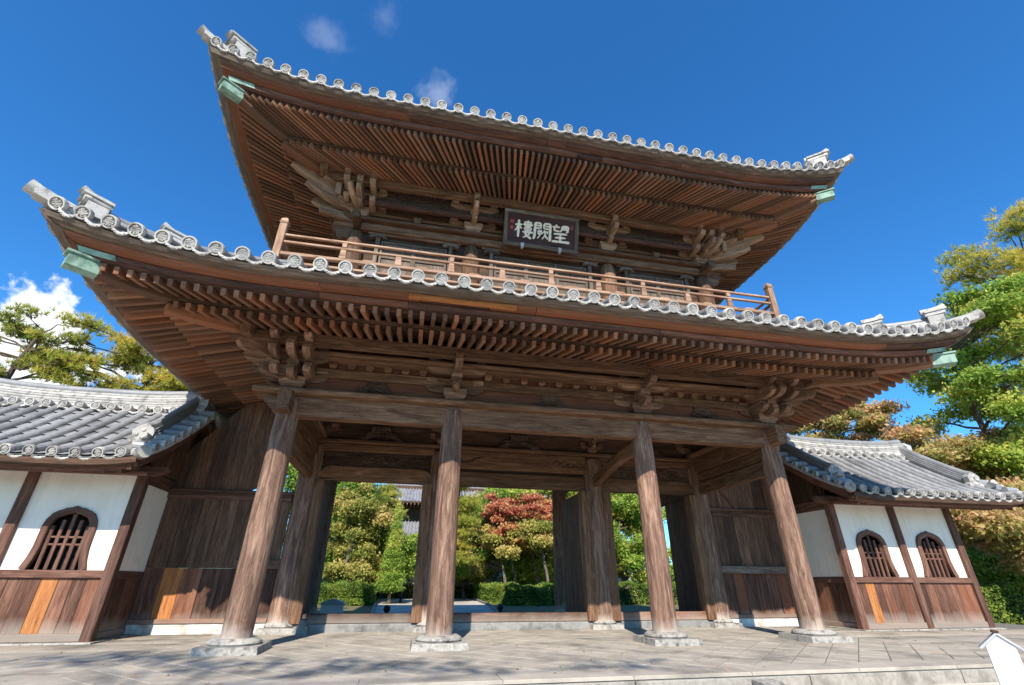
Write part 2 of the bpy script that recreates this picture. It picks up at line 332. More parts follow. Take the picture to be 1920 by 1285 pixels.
# platform with diagonal square paving
plat = MB()
box(plat, -15.6, 15.6, -6.88, 4.1, -.5, FZ-.006, .01)
platform = struct(plat.build('platform', JOINT))
S2 = .435; tiles = []
def clip(poly, a, b, c):                    # keep a*x+b*y<=c
    o = []
    for i in range(len(poly)):
        p, q = poly[i], poly[(i+1) % len(poly)]; fp = a*p[0]+b*p[1]-c; fq = a*q[0]+b*q[1]-c
        if fp <= 0: o.append(p)
        if fp*fq < 0: s = fp/(fp-fq); o.append((p[0]+(q[0]-p[0])*s, p[1]+(q[1]-p[1])*s))
    return o
for i in range(-40, 41):
    for j in range(-40, 41):
        cx, cy = (i+j)*S2/math.sqrt(2), (i-j)*S2/math.sqrt(2)-.2
        h = S2/math.sqrt(2)-.012
        if abs(cx) > 7.5 or cy < -6.9 or cy > 4: continue
        po = [(cx-h, cy), (cx, cy-h), (cx+h, cy), (cx, cy+h)]
        for (a, b, c) in ((1, 0, 7.18), (-1, 0, 7.18), (0, -1, 6.36), (0, 1, -.62)):
            po = clip(po, a, b, c)
            if len(po) < 3: break
        if len(po) >= 3:
            ar = abs(sum(po[k][0]*po[(k+1) % len(po)][1]-po[(k+1) % len(po)][0]*po[k][1] for k in range(len(po))))/2
            if ar > .004: tiles.append((cy, po))
tiles.sort(key=lambda t: t[0])
def slab(m, po, z0, z1, c=.006):
    cx = sum(p[0] for p in po)/len(po); cy = sum(p[1] for p in po)/len(po); k = len(po)
    dz = rng.uniform(-.0025, .0025)
    V = [(x, y, z0) for x, y in po]+[(x, y, z1-c+dz) for x, y in po]+[(cx+(x-cx)*.975, cy+(y-cy)*.975, z1+dz) for x, y in po]
    F = [tuple(range(2*k, 3*k))]
    for r_ in (0, 1): F += [(r_*k+j, r_*k+(j+1) % k, (r_+1)*k+(j+1) % k, (r_+1)*k+j) for j in range(k)]
    m.add(V, F)
rest = MB()
for n_, (cy, po) in enumerate(tiles):
    if n_ < 300: m = MB(); slab(m, po, FZ-.04, FZ); m.build('paving_tile', PAVE, platform)
    else: slab(rest, po, FZ-.04, FZ)
stuff(rest.build('paving_tiles', PAVE, platform))
# long border slabs: front kerb, side strips, strip before the sills, rear floor
def rects(x0, x1, y0, y1, nx, ny, name, mat, z=FZ, g=.0045, zb=-.04):
    for i in range(nx):
        for j in range(ny):
            a0 = x0+(x1-x0)*i/nx; a1 = x0+(x1-x0)*(i+1)/nx; b0 = y0+(y1-y0)*j/ny; b1 = y0+(y1-y0)*(j+1)/ny
            m = MB(); slab(m, [(a0+g, b0+g), (a1-g, b0+g), (a1-g, b1-g), (a0+g, b1-g)], z+zb, z); m.build(name, mat, platform)
rects(-15.6, 15.6, -6.90, -6.37, 18, 1, 'kerb_slab', PAVE, z=FZ+.004)
rects(7.2, 15.6, -6.36, -4.2, 7, 2, 'paving_slab', PAVE); rects(-15.6, -7.2, -6.36, -4.2, 7, 2, 'paving_slab', PAVE)
rects(7.2, 15.6, -4.2, -1.95, 7, 2, 'paving_slab', PAVE); rects(-15.6, -7.2, -4.2, -1.95, 7, 2, 'paving_slab', PAVE)
rects(7.2, 8.7, -1.94, -.4, 2, 2, 'paving_slab', PAVE); rects(-8.7, -7.2, -1.94, -.4, 2, 2, 'paving_slab', PAVE)
rects(-7.1, 7.1, -.6, 4.05, 12, 4, 'paving_slab', PAVE)
for i in range(12):                          # riser stones of the platform front
    a0 = -15.6+31.2*i/12; m = MB(); box(m, a0+.01, a0+31.2/12-.01, -6.93, -6.80, -.5, FZ-.05, .012); m.build('riser_stone', STONE_M, platform)
# stone steps in front of the platform
for k, (y0, y1, z) in enumerate(((-7.42, -6.94, -.02), )):
    m = MB(); box(m, -4.2, 1.62, y0, y1, -.5, z, .012); struct(m.build('stone_step', STONE_L))
m = MB(); prism(m, [(-6.95, -.4), (-6.95, .03), (-7.15, .03), (-7.9, -.25), (-7.9, -.4)], (1.82, 0, 0), (0, 1, 0), (0, 0, 1), .30)
struct(m.build('step_cheek_stone', STONE_L))

# ------------------------------------------------------------------ temple gate
gate = empty('temple_gate', 'huge two-storey dark timber temple gate with grey tiled roofs and four front columns', 'gate', (0, 0, FZ))
GM = Matrix.Translation((0, 0, -FZ))
def P(mb, name, mat, parent=None, smooth=35):
    """a part of the gate (parent None = gate) built in world coordinates"""
    o = mb.build(name, mat, gate if parent is None else parent, smooth)
    if parent is None: o.location = (0, 0, -FZ)
    return o
A_, B_, D_ = 5.79, 2.30, 3.47
def base_stone(parent, x, y, s, zt, sc_=1.0):
    m = MB(); frustum(m, (x, y), 1.02*sc_, .98*sc_, 1.02*sc_, .98*sc_, FZ-.03, FZ+.11)
    m.build('plinth_stone', STONE_L, parent)
    m = MB(); lathe(m, [(.40*sc_, FZ+.105), (.43*sc_, FZ+.14), (.42*sc_, FZ+.17), (.36*sc_, zt)], (x, y, 0), 28); m.build('base_ring', STONE_L, parent)
def column(x, y, r, zt, name='column', round_top=True, stone=1.0, zb=.30):
    m = MB(); pr = [(r*1.02, zb), (r*1.03, zb+.3), (r*1.0, zb+1.8), (r*.95, zt-.7)]
    if round_top: pr += [(r*.93, zt-.30), (r*.88, zt-.14), (r*.76, zt-.05), (r*.55, zt-.005), (0.001, zt)]
    else: pr += [(r*.92, zt)]
    lathe(m, pr, (x, y, 0), 28); o = P(m, 'column', W_COL)
    if stone: base_stone(o, x, y, 1, zb+.01, stone)
    return o
for x in (-A_, -B_, B_, A_): column(x, -D_, .245, 4.74)
for x in (-A_, -B_, B_, A_): column(x, 0, .30, 4.62, stone=.85)
for x in (-A_, -B_, B_, A_): column(x, D_, .265, 4.74, stone=.95)
# head tie beams and top plates, front and rear rows, with stepped noses
def nose_beam(y, s):
    m = MB(); x1 = A_+.42
    prism(m, [(-x1-.12, 4.72), (-x1-.12, 4.62), (-x1-.02, 4.58), (-x1, 4.5), (-x1+.1, 4.46), (-x1+.13, 4.36), (-x1+.25, 4.28), (x1-.25, 4.28), (x1-.13, 4.36), (x1-.1, 4.46), (x1, 4.5), (x1+.02, 4.58), (x1+.12, 4.62), (x1+.12, 4.72)], (0, y, 0), (1, 0, 0), (0, 0, 1), .26)
    P(m, 'head_beam', W_MAIN, smooth=0)
    m = MB(); box(m, -A_-.72, A_+.72, y-.31, y+.31, 4.722, 4.85, .03); P(m, 'top_plate', W_MAIN)
nose_beam(-D_, -1); nose_beam(D_, 1)
for x in (-A_, A_):
    m = MB(); box(m, x-.13, x+.13, -D_-.55, D_+.55, 4.285, 4.718, .015, 'Y'); P(m, 'head_beam', W_MAIN)
    m = MB(); box(m, x-.31, x+.31, -D_+.312, D_-.312, 4.724, 4.848, .03, 'Y'); P(m, 'top_plate', W_MAIN)
# middle row: lintels, carved friezes, long plates
def rainbow(m, x0, x1, y, z0, z1, th):
    L = x1-x0; c = []
    for k in range(7): a = k/6*math.pi/2; c.append((x0+.30*(1-math.cos(a*1)), z0+(z1-z0)*.45+(z1-z0)*.55*math.sin(a)))
    o = [(x0, z0)]+c+[(x1-(px-x0), pz) for px, pz in reversed(c)]+[(x1, z0), (x1-.35, z0+.03), (x0+.35, z0+.03)]
    prism(m, o, (0, y, 0), (1, 0, 0), (0, 0, 1), th)
for (x0, x1) in ((-A_+.24, -B_-.24), (B_+.24, A_-.24)):
    m = MB(); rainbow(m, x0, x1, 0, 3.60, 4.0, .24); P(m, 'rainbow_lintel', W_MAIN, smooth=50)
    m = MB(); box(m, x0, x1, -.06, .06, 4.0, 4.42, .005); f = P(m, 'carved_frieze', W_CARVE)
    m = MB()
    for k in range(26):                       # carved cloud scrolls standing proud of the frieze
        cx = x0+.45+(x1-x0-.9)*rng.random(); cz = 4.09+.24*rng.random(); r_ = .05+.07*rng.random()
        a0 = rng.random()*6; pts = [(cx+r_*math.cos(a0+t*.9)*(1-t*.09), -.075, cz+r_*.7*math.sin(a0+t*.9)*(1-t*.09)) for t in range(6)]
        tube(m, pts, [.012, .022, .026, .024, .02, .01], 5, up=(0, 1, 0))
    m.build('cloud_carving', W_CARVE, f)
m = MB(); box(m, -B_+.24, B_-.24, -.16, .16, 4.10, 4.62, .02); cb = P(m, 'door_beam', W_MAIN)
for sx in (-1, 1):
    m = MB()
    for k in range(6):
        cx = sx*(1.15+.15*k); pts = [(cx+.12*math.cos(t*.7), -.165, 4.34+.09*math.sin(t*.7+k)) for t in range(6)]
        tube(m, pts, [.008, .014, .016, .016, .012, .006], 5, up=(0, 1, 0))
    m.build('cloud_carving', W_CARVE, cb)
m = MB(); box(m, -B_+.3, B_-.3, -.10, .14, 3.63, 4.02, .02); P(m, 'door_lintel', W_MAIN)
m = MB(); box(m, -A_-.3, A_+.3, -.24, .24, 4.625, 4.74, .03); P(m, 'top_plate', W_MAIN)
m = MB(); box(m, -A_-.3, -B_-.2, -.14, .14, 4.42, 4.622, .02); P(m, 'head_beam', W_MAIN)
m = MB(); box(m, B_+.2, A_+.3, -.14, .14, 4.42, 4.622, .02); P(m, 'head_beam', W_MAIN)
# ceiling and infill above the middle row
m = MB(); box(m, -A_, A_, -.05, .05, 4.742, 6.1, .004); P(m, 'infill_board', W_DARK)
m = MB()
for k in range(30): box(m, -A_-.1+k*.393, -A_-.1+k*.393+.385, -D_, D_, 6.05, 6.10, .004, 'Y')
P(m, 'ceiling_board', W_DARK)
def frogleg(x, y, z0, w_, h, mat=W_CARVE, th=.16, parent=None):
    m = MB(); o = [(-.5, 0), (-.47, .16), (-.36, .28), (-.30, .52), (-.21, .66), (-.22, 1), (.22, 1), (.21, .66), (.30, .52), (.36, .28), (.47, .16), (.5, 0), (.30, 0), (.24, .16), (.12, .30), (0, .34), (-.12, .30), (-.24, .16), (-.30, 0)]
    prism(m, [(a*w_, b*h) for a, b in o], (x, y, z0), (1, 0, 0), (0, 0, 1), th)
    for k in range(8):
        a = rng.uniform(-.36, .36); pts = [(x+a*w_+.07*math.cos(t), y-th/2-.004, z0+h*(.25+.4*rng.random()*.4)+.05*math.sin(t)) for t in range(5)]
        tube(m, pts, [.012, .022, .022, .018, .008], 5, up=(0, 1, 0))
    return P(m, 'frog_leg_strut', mat, parent, smooth=0)
for x in (-4.05, 0, 4.05): frogleg(x, -.12, 4.742, 1.25, .40)
# tie beams running from the front columns to the middle ones
for x in (-A_, A_):
    for (z0, z1, wd) in ((3.62, 3.98, .20), (4.0, 4.28, .16)):
        for (ya, yb) in ((-D_+.2, -.25), (.25, D_-.2)):
            m = MB(); box(m, x-wd/2, x+wd/2, ya, yb, z0+.004, z1, .02, 'Y'); P(m, 'tie_beam', W_MAIN)
    m = MB(); box(m, x-.05, x+.05, -D_+.2, -.25, 4.30, 4.34, .01, 'Y'); P(m, 'tie_beam', W_MAIN)
for x in (-B_, B_):                          # shrimp-back beams
    for s in (-1, 1):
        pth = [(x, s*(.25+(D_-.45)*k/8), 3.86+.32*math.sin(k/8*math.pi*.55)) for k in range(9)]
        m = MB(); sweep(m, pth, cross8(.20, .30, .03)); P(m, 'shrimp_beam', W_MAIN)
# bracket sets
def hijiki(L, h):                            # bow-shaped bracket arm outline, centred, z from 0 to h
    c = [(L/2, h), (L/2, h*.55), (L/2-.06, h*.30), (L/2-.14, h*.10), (L/2-.24, 0)]
    return [(-a, b) for a, b in reversed(c)][::-1][::-1]+[] if False else [(-L/2+.24, 0), (L/2-.24, 0), (L/2-.14, h*.10), (L/2-.06, h*.30), (L/2, h*.55), (L/2, h), (-L/2, h), (-L/2, h*.55), (-L/2+.06, h*.30), (-L/2+.14, h*.10)]
def masu(m, c, w_, z0, h):                   # bearing block with tapered foot
    frustum(m, c, w_*.68, w_, w_*.68, w_, z0, z0+h*.45); frustum(m, c, w_, w_, w_, w_, z0+h*.452, z0+h)
NOSE = [(0, 0), (.30, .0), (.44, .05), (.52, .16), (.50, .26), (.42, .24), (.38, .28), (.44, .33), (.42, .40), (0, .40)]
def bracket(x, y, z0, dirx, diry, k=1.0, corner=False, reach=.78, name='bracket_set', noses=2, mat=W_BRK, kw=1.0):
    """dirx/diry = outward directions"""
    m = MB(); masu(m, (x, y), .50*k, z0+.001, .26*k); root = P(m, name, mat, smooth=0)
    def part(fn, nm): mm = MB(); fn(mm); mm.build(nm, mat, root, 0)
    z1 = z0+.20*k; h = .18*k
    part(lambda mm: prism(mm, hijiki(1.15*k*kw, h), (x, y, z1), (1, 0, 0), (0, 0, 1), .17*k), 'bracket_arm')
    for dx in (-.46*k*kw, 0, .46*k*kw): part(lambda mm: masu(mm, (x+dx, y), .23*k, z1+h, .15*k), 'bearing_block')
    if corner: part(lambda mm: prism(mm, hijiki(1.15*k, h), (x, y, z1+.002), (0, 1, 0), (0, 0, 1), .15*k), 'bracket_arm')
    outs = []
    if diry: outs.append((0, diry))
    if dirx: outs.append((dirx, 0))
    if corner: outs.append((dirx*.745, diry*.667))
    for (dx, dy) in outs:
        Lr = reach*(1.45 if dx and dy else 1)
        o = Vector((x, y, z1)); d = Vector((dx, dy, 0)).normalized()
        e = Lr*.5
        part(lambda mm: prism(mm, [(-.1, 0), (e-.12, 0), (e+.02, .03*k), (e+.10, .09*k), (e+.10, h), (-.1, h)], o, d, (0, 0, 1), .148*k), 'bracket_arm')
        part(lambda mm: masu(mm, (x+d.x*e, y+d.y*e), .23*k, z1+h, .15*k), 'bearing_block')
        z2 = z1+h+.15*k
        sid = Vector((-d.y, d.x, 0))
        if not (dx and dy):
            part(lambda mm: prism(mm, hijiki(1.15*k*kw, h), Vector((x, y, z2))+d*e, sid, (0, 0, 1), .142*k), 'bracket_arm')
            for q in (-.46*k*kw, 0, .46*k*kw): part(lambda mm: masu(mm, (x+d.x*e+sid.x*q, y+d.y*e+sid.y*q), .21*k, z2+h, .13*k), 'bearing_block')
        part(lambda mm: prism(mm, [(-.1+a if a == 0 else Lr-.30+a*k, b*k*.8) for a, b in NOSE], Vector((x, y, z2)), d, (0, 0, 1), .15*k), 'carved_nose')
        if noses > 1 and Lr > .5:
            part(lambda mm: prism(mm, [(-.1+a if a == 0 else e-.24+a*k*.85, b*k*.62) for a, b in NOSE], Vector((x, y, z1-.03*k)), d, (0, 0, 1), .13*k), 'carved_nose')
    if corner:                                # carved cloud noses fanning out on both faces
        for (dx, dy) in ((dirx, 0), (0, diry)):
            d = Vector((dx, dy, 0))
            for (zz, ln, sc2) in ((z1+.02, reach*.55, .8), (z1+h+.10*k, reach*.9, .95), (z1+2*h+.2*k, reach*1.15, .8)):
                for off in (-.28*k*kw, .28*k*kw):
                    sd = Vector((-d.y, d.x, 0))*off
                    part(lambda mm: prism(mm, [(-.1+a if a == 0 else ln-.25+a*k*sc2*1.15, b*k*.72*sc2) for a, b in NOSE], Vector((x, y, zz))+sd, d, (0, 0, 1), .14*k), 'carved_nose')
    return root
for x in (-A_, -B_, B_, A_):
    c = abs(x) > 3; bracket(x, -D_, 4.85, math.copysign(1, x) if c else 0, -1, 1.05, c, kw=1.12)
for y in (0, D_):
    for x in (-A_, A_): bracket(x, y, 4.85 if y else 4.742, math.copysign(1, x), 0, .95)
for x in (-B_, B_): bracket(x, -.05, 4.742, 0, -1, .62, reach=.5)
for x in (-4.05, 0, 4.05): frogleg(x, -D_+.02, 4.85, 1.0, .36, th=.2)
# rows between the brackets, front
def xbeam(name, y0, y1, z0, z1, hx, mat=W_MAIN, c=.015): m = MB(); box(m, -hx, hx, y0, y1, z0, z1, c); return P(m, name, mat)
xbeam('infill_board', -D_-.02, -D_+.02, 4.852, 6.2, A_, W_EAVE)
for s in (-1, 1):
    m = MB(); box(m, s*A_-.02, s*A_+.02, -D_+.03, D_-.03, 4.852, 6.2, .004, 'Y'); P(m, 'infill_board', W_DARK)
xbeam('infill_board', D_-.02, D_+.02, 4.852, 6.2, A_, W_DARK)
xbeam('through_beam', -D_-.10, -D_-.022, 5.21, 5.42, A_+.3)
for (xa, xb) in ((-A_+.55, -B_-.55), (-B_+.55, B_-.55), (B_+.55, A_-.55)):
    n_ = max(4, round((xb-xa)/.42))
    for k in range(n_):
        m = MB(); masu(m, (xa+(xb-xa)*(k+.5)/n_, -D_-.08), .17, 5.422, .12); P(m, 'bearing_block', W_MAIN, smooth=0)
xbeam('through_beam', -D_-.36, -D_-.022, 5.545, 5.60, A_+.4, W_MAIN)
xbeam('through_beam', -D_-.63, -D_-.42, 5.52, 5.62, A_+.55, W_MAIN, .035)
for s in (-1, 1):
    m = MB(); box(m, s*(A_+.02), s*(A_+.1), -D_+.3, D_-.3, 5.21, 5.42, .01, 'Y'); P(m, 'through_beam', W_MAIN)
# eave purlin ring
def ring_beams(name, hx, hy, w_, z0, z1, mat, ext=.5):
    for s in (-1, 1):
        m = MB(); box(m, -hx-ext, hx+ext, s*hy-w_/2, s*hy+w_/2, z0, z1, .02); P(m, name, mat)
        m = MB(); box(m, s*hx-w_/2, s*hx+w_/2, -hy-ext, hy+ext, z0+.003, z1-.003, .02, 'Y'); P(m, name, mat)

# ------------------------------------------------------------------ roofs of the gate
class Roof: pass
LO = Roof(); LO.wx, LO.wy, LO.kx, LO.de = A_, D_, 1.118, 3.23
LO.s0f, LO.s1f, LO.s0s, LO.s1s, LO.A, LO.p = 5.0, 9.1, 2.3, 6.55, .56, 2.4
LO.disc = 6.045; LO.dr = .120; LO.sp = 18.24/44; LO.nf = 45
LO.gd = .78; LO.gz = (5.63, 5.88); LO.bs = .30; LO.kd = 1.80; LO.fz0 = 5.80; LO.fs = .33; LO.fe = 2.64; LO.rs = .212
LO.pz = lambda d: 5.92+.30*(LO.de-d)+.085*(LO.de-d)**2; LO.dtop = .25
LO.be = 1.86; LO.fan = False
UP = Roof(); UP.wx, UP.wy, UP.kx, UP.de = 5.19, 3.08, 1.21, 2.92
UP.s0f, UP.s1f, UP.s0s, UP.s1s, UP.A, UP.p = 4.3, 8.5, 1.9, 5.75, .73, 2.3
UP.disc = 11.605; UP.dr = .120; UP.sp = 17.0/42; UP.nf = 43
UP.gd = .75; UP.gz = (10.72, 10.93); UP.bs = .10; UP.kd = 1.52; UP.fz0 = 11.07; UP.fs = .02; UP.fe = 2.37; UP.rs = .160; UP.be = 1.58; UP.fan = True
UP.pz = lambda d: 11.48+.33*(UP.de-d)+.024*(UP.de-d)**2; UP.dtop = -3.0
def hx(r, d): return r.wx+r.kx*d
def hy(r, d): return r.wy+d
def lift(r, side, s, d):
    s0, s1 = (r.s0f, r.s1f) if side in 'fb' else (r.s0s, r.s1s)
    t = max(0, (abs(s)-s0)/(s1-s0)); return r.A*t**r.p*max(0, min(1.15, d/r.de))**1.6
def pt(r, side, s, d, z):
    """point on a side of the roof: s along the eave, d outward from the wall line"""
    z = z+lift(r, side, s, d)
    if side == 'f': return (s, -hy(r, d), z)
    if side == 'b': return (s, hy(r, d), z)
    if side == 'l': return (-hx(r, d), s, z)
    return (hx(r, d), s, z)
def smax(r, side, d): return hx(r, d) if side in 'fb' else hy(r, d)
def srange(a, n, dense=True):
    u = np.linspace(-1, 1, n); return a*np.sign(u)*(1-(1-np.abs(u))**1.5)
unit = MB(); beam(unit, (0, 0, .065), (1, 0, .065), .080, .13, .006); RAFT_ME = unit.mesh('rafter', W_RAFT)
unit = MB(); beam(unit, (0, 0, .068), (1, 0, .068), .082, .136, .006); RAFT_ME2 = unit.mesh('rafter', W_RAFT)
def rafter_matrix(p0, p1):
    p0 = Vector(p0); p1 = Vector(p1); L = (p1-p0).length; d, s, u = frame_of(p1-p0, (0, 0, 1))
    return Matrix(((d.x*L, -s.x, u.x, p0.x), (d.y*L, -s.y, u.y, p0.y), (d.z*L, -s.z, u.z, p0.z), (0, 0, 0, 1)))
def rafters(r, nm):
    joined = MB()
    for side in 'flr':
        for kind in ('base', 'fly'):
            dend = r.be if kind == 'base' else r.fe
            n = int(2*(smax(r, side, dend)-.10)/r.rs); n += (n % 2 == 0)
            for i in range(n):
                s = (i-(n-1)/2)*r.rs; fan = s/smax(r, side, dend)
                dh = ((abs(s)-r.wx)/r.kx if side in 'fb' else abs(s)-r.wy)
                d0 = max(-.15 if kind == 'base' else r.be-.41, dh)
                if r.fan: d0 = -.15 if kind == 'base' else r.be-.35
                if d0 > dend-.08: continue
                if side != 'f' and s > 3.4: continue
                zf = (lambda d: r.gz[1]-r.bs*(d-r.gd)) if kind == 'base' else (lambda d: r.fz0-r.fs*(d-r.kd))
                p0 = pt(r, side, fan*smax(r, side, d0) if r.fan else s, d0, zf(d0)); p1 = pt(r, side, s, dend, zf(dend))
                M = rafter_matrix(p0, p1)
                if side == 'r':
                    beam(joined, Vector(p0)+Vector((0, 0, .065)), Vector(p1)+Vector((0, 0, .065)), .088, .13, .008)
                else:
                    o = link('flying_rafter' if kind == 'fly' else 'base_rafter', RAFT_ME if kind == 'fly' else RAFT_ME2, gate); o.matrix_basis = GM @ M @ Matrix.Diagonal((1, .85 if r.fan else 1, 1, 1))
    stuff(P(joined, 'rafters', W_RAFT))
def strip(r, name, mat, dz_list, side, sec_fn, n=41, parent=None):
    if name == 'eave_board' and mat is W_EAVE and side != 'b':
        cuts = [-1]+sorted(rng.uniform(-.95, .95, 7 if side == 'f' else 4))+[1]; cuts = [c for i, c in enumerate(cuts) if i == 0 or c-cuts[i-1] > .06 or c == 1]
        for a, b in zip(cuts[:-1], cuts[1:]): strip_part(r, name, mat, side, sec_fn, srange(1, n), a, b)
        return
    strip_part(r, name, mat, side, sec_fn, srange(1, n), -1, 1, parent)
def strip_part(r, name, mat, side, sec_fn, U, ua, ub, parent=None):
    U = [ua+.0006]+[u for u in U if ua+.004 < u < ub-.004]+[ub-.0006]; n = len(U)
    return strip_mesh(r, name, mat, side, sec_fn, U, n, parent)
def strip_mesh(r, name, mat, side, sec_fn, U, n, parent=None):
    """sweep closed section [(d,z)] along one side of the roof with mitred ends"""
    m = MB(); V = []; G = []; k = len(sec_fn); off = rng.random(3)*20
    for u in U:
        for (d, z) in sec_fn:
            s = u*smax(r, side, d); V.append(pt(r, side, s, d, z)); G.append((s+off[0], d+off[1], z+off[2]))
    F = [(i*k+j, i*k+(j+1) % k, (i+1)*k+(j+1) % k, (i+1)*k+j) for i in range(n-1) for j in range(k)]
    F += [tuple(range(k)), tuple((n-1)*k+j for j in reversed(range(k)))]
    m.add(V, F, G); return P(m, name, mat, parent)
def rsec(d0, d1, z0, z1): return [(d0, z0), (d1, z0), (d1, z1), (d0, z1)]
# one eave tile (disc with rim and raised strokes), one pan-tile front
def disc_mesh(rad, strokes=True):
    m = MB(); lathe(m, [(rad*.93, .10), (rad, .06), (rad, 0), (rad*.97, -.012), (rad*.80, -.012), (rad*.76, .024), (0.0005, .024)], (0, 0, 0), 24, 'Y')
    if strokes:
        q = rad*.70
        def st(x0, z0, x1, z1, w_=.012): beam(m, (x0*q, .010, z0*q), (x1*q, .010, z1*q), .030, w_*1.15, .002, up=(0, 0, 1) if abs(x1-x0) > abs(z1-z0) else (1, 0, 0))
        st(-.1, .9, -.1, -.15, .014); st(-.55, .62, .45, .66, .014); st(-.7, .28, .75, .2, .015); st(.15, .95, .2, .45, .013)
        st(-.75, -.05, .8, -.28, .015); st(-.45, -.42, .1, -.40, .013); st(.15, -.5, .6, -.55, .013); st(-.35, -.42, -.4, -.88, .013); st(.25, -.5, .2, -.9, .013); st(-.4, -.75, .1, -.72, .012)
    return m
def pan_front(w_):
    m = MB(); n = 9; V = []
    for i in range(n):
        a = -1+2*i/(n-1); x = a*w_/2; z = -.075*(1-a*a)
        th = .055
        for (yy, zz) in ((0, z), (0, z-th*(.75+.25*(1-abs(a)))), (.22, z-.05), (.22, z+.02)): V.append((x, yy, zz))
    F = [(i*4+j, i*4+(j+1) % 4, (i+1)*4+(j+1) % 4, (i+1)*4+j) for i in range(n-1) for j in range(4)]+[(0, 1, 2, 3), tuple((n-1)*4+j for j in (3, 2, 1, 0))]
    m.add(V, F)
    for i in range(5):
        a = -.6+.3*i; x = a*w_/2; z = -.075*(1-a*a)-.035; beam(m, (x-.03, -.004, z), (x+.03, -.004, z-.005*np.sign(a)), .010, .016, .003)
    return m
def tile_row_mesh(prof, L, rad, step=.30, n=10):
    """round tile row going from y=0 inward (+y); prof(y)->z ; slight socket lip at each tile"""
    m = MB(); pth = []; rad_ = []
    k = max(2, int(L/step))
    for i in range(k):
        y0 = L*i/k; y1 = L*(i+1)/k
        pth += [(0, y0+.001, prof(y0)), (0, y1-.02, prof(y1-.02)), (0, y1-.018, prof(y1-.018))]; rad_ += [rad*1.0, rad*1.0, rad*.93]
    tube(m, pth, rad_, n); return m
def mat_side(side, loc):
    a = {'f': 0, 'b': math.pi, 'l': -math.pi/2, 'r': math.pi/2}[side]
    return Matrix.Translation(loc) @ Matrix.Rotation(a, 4, 'Z')
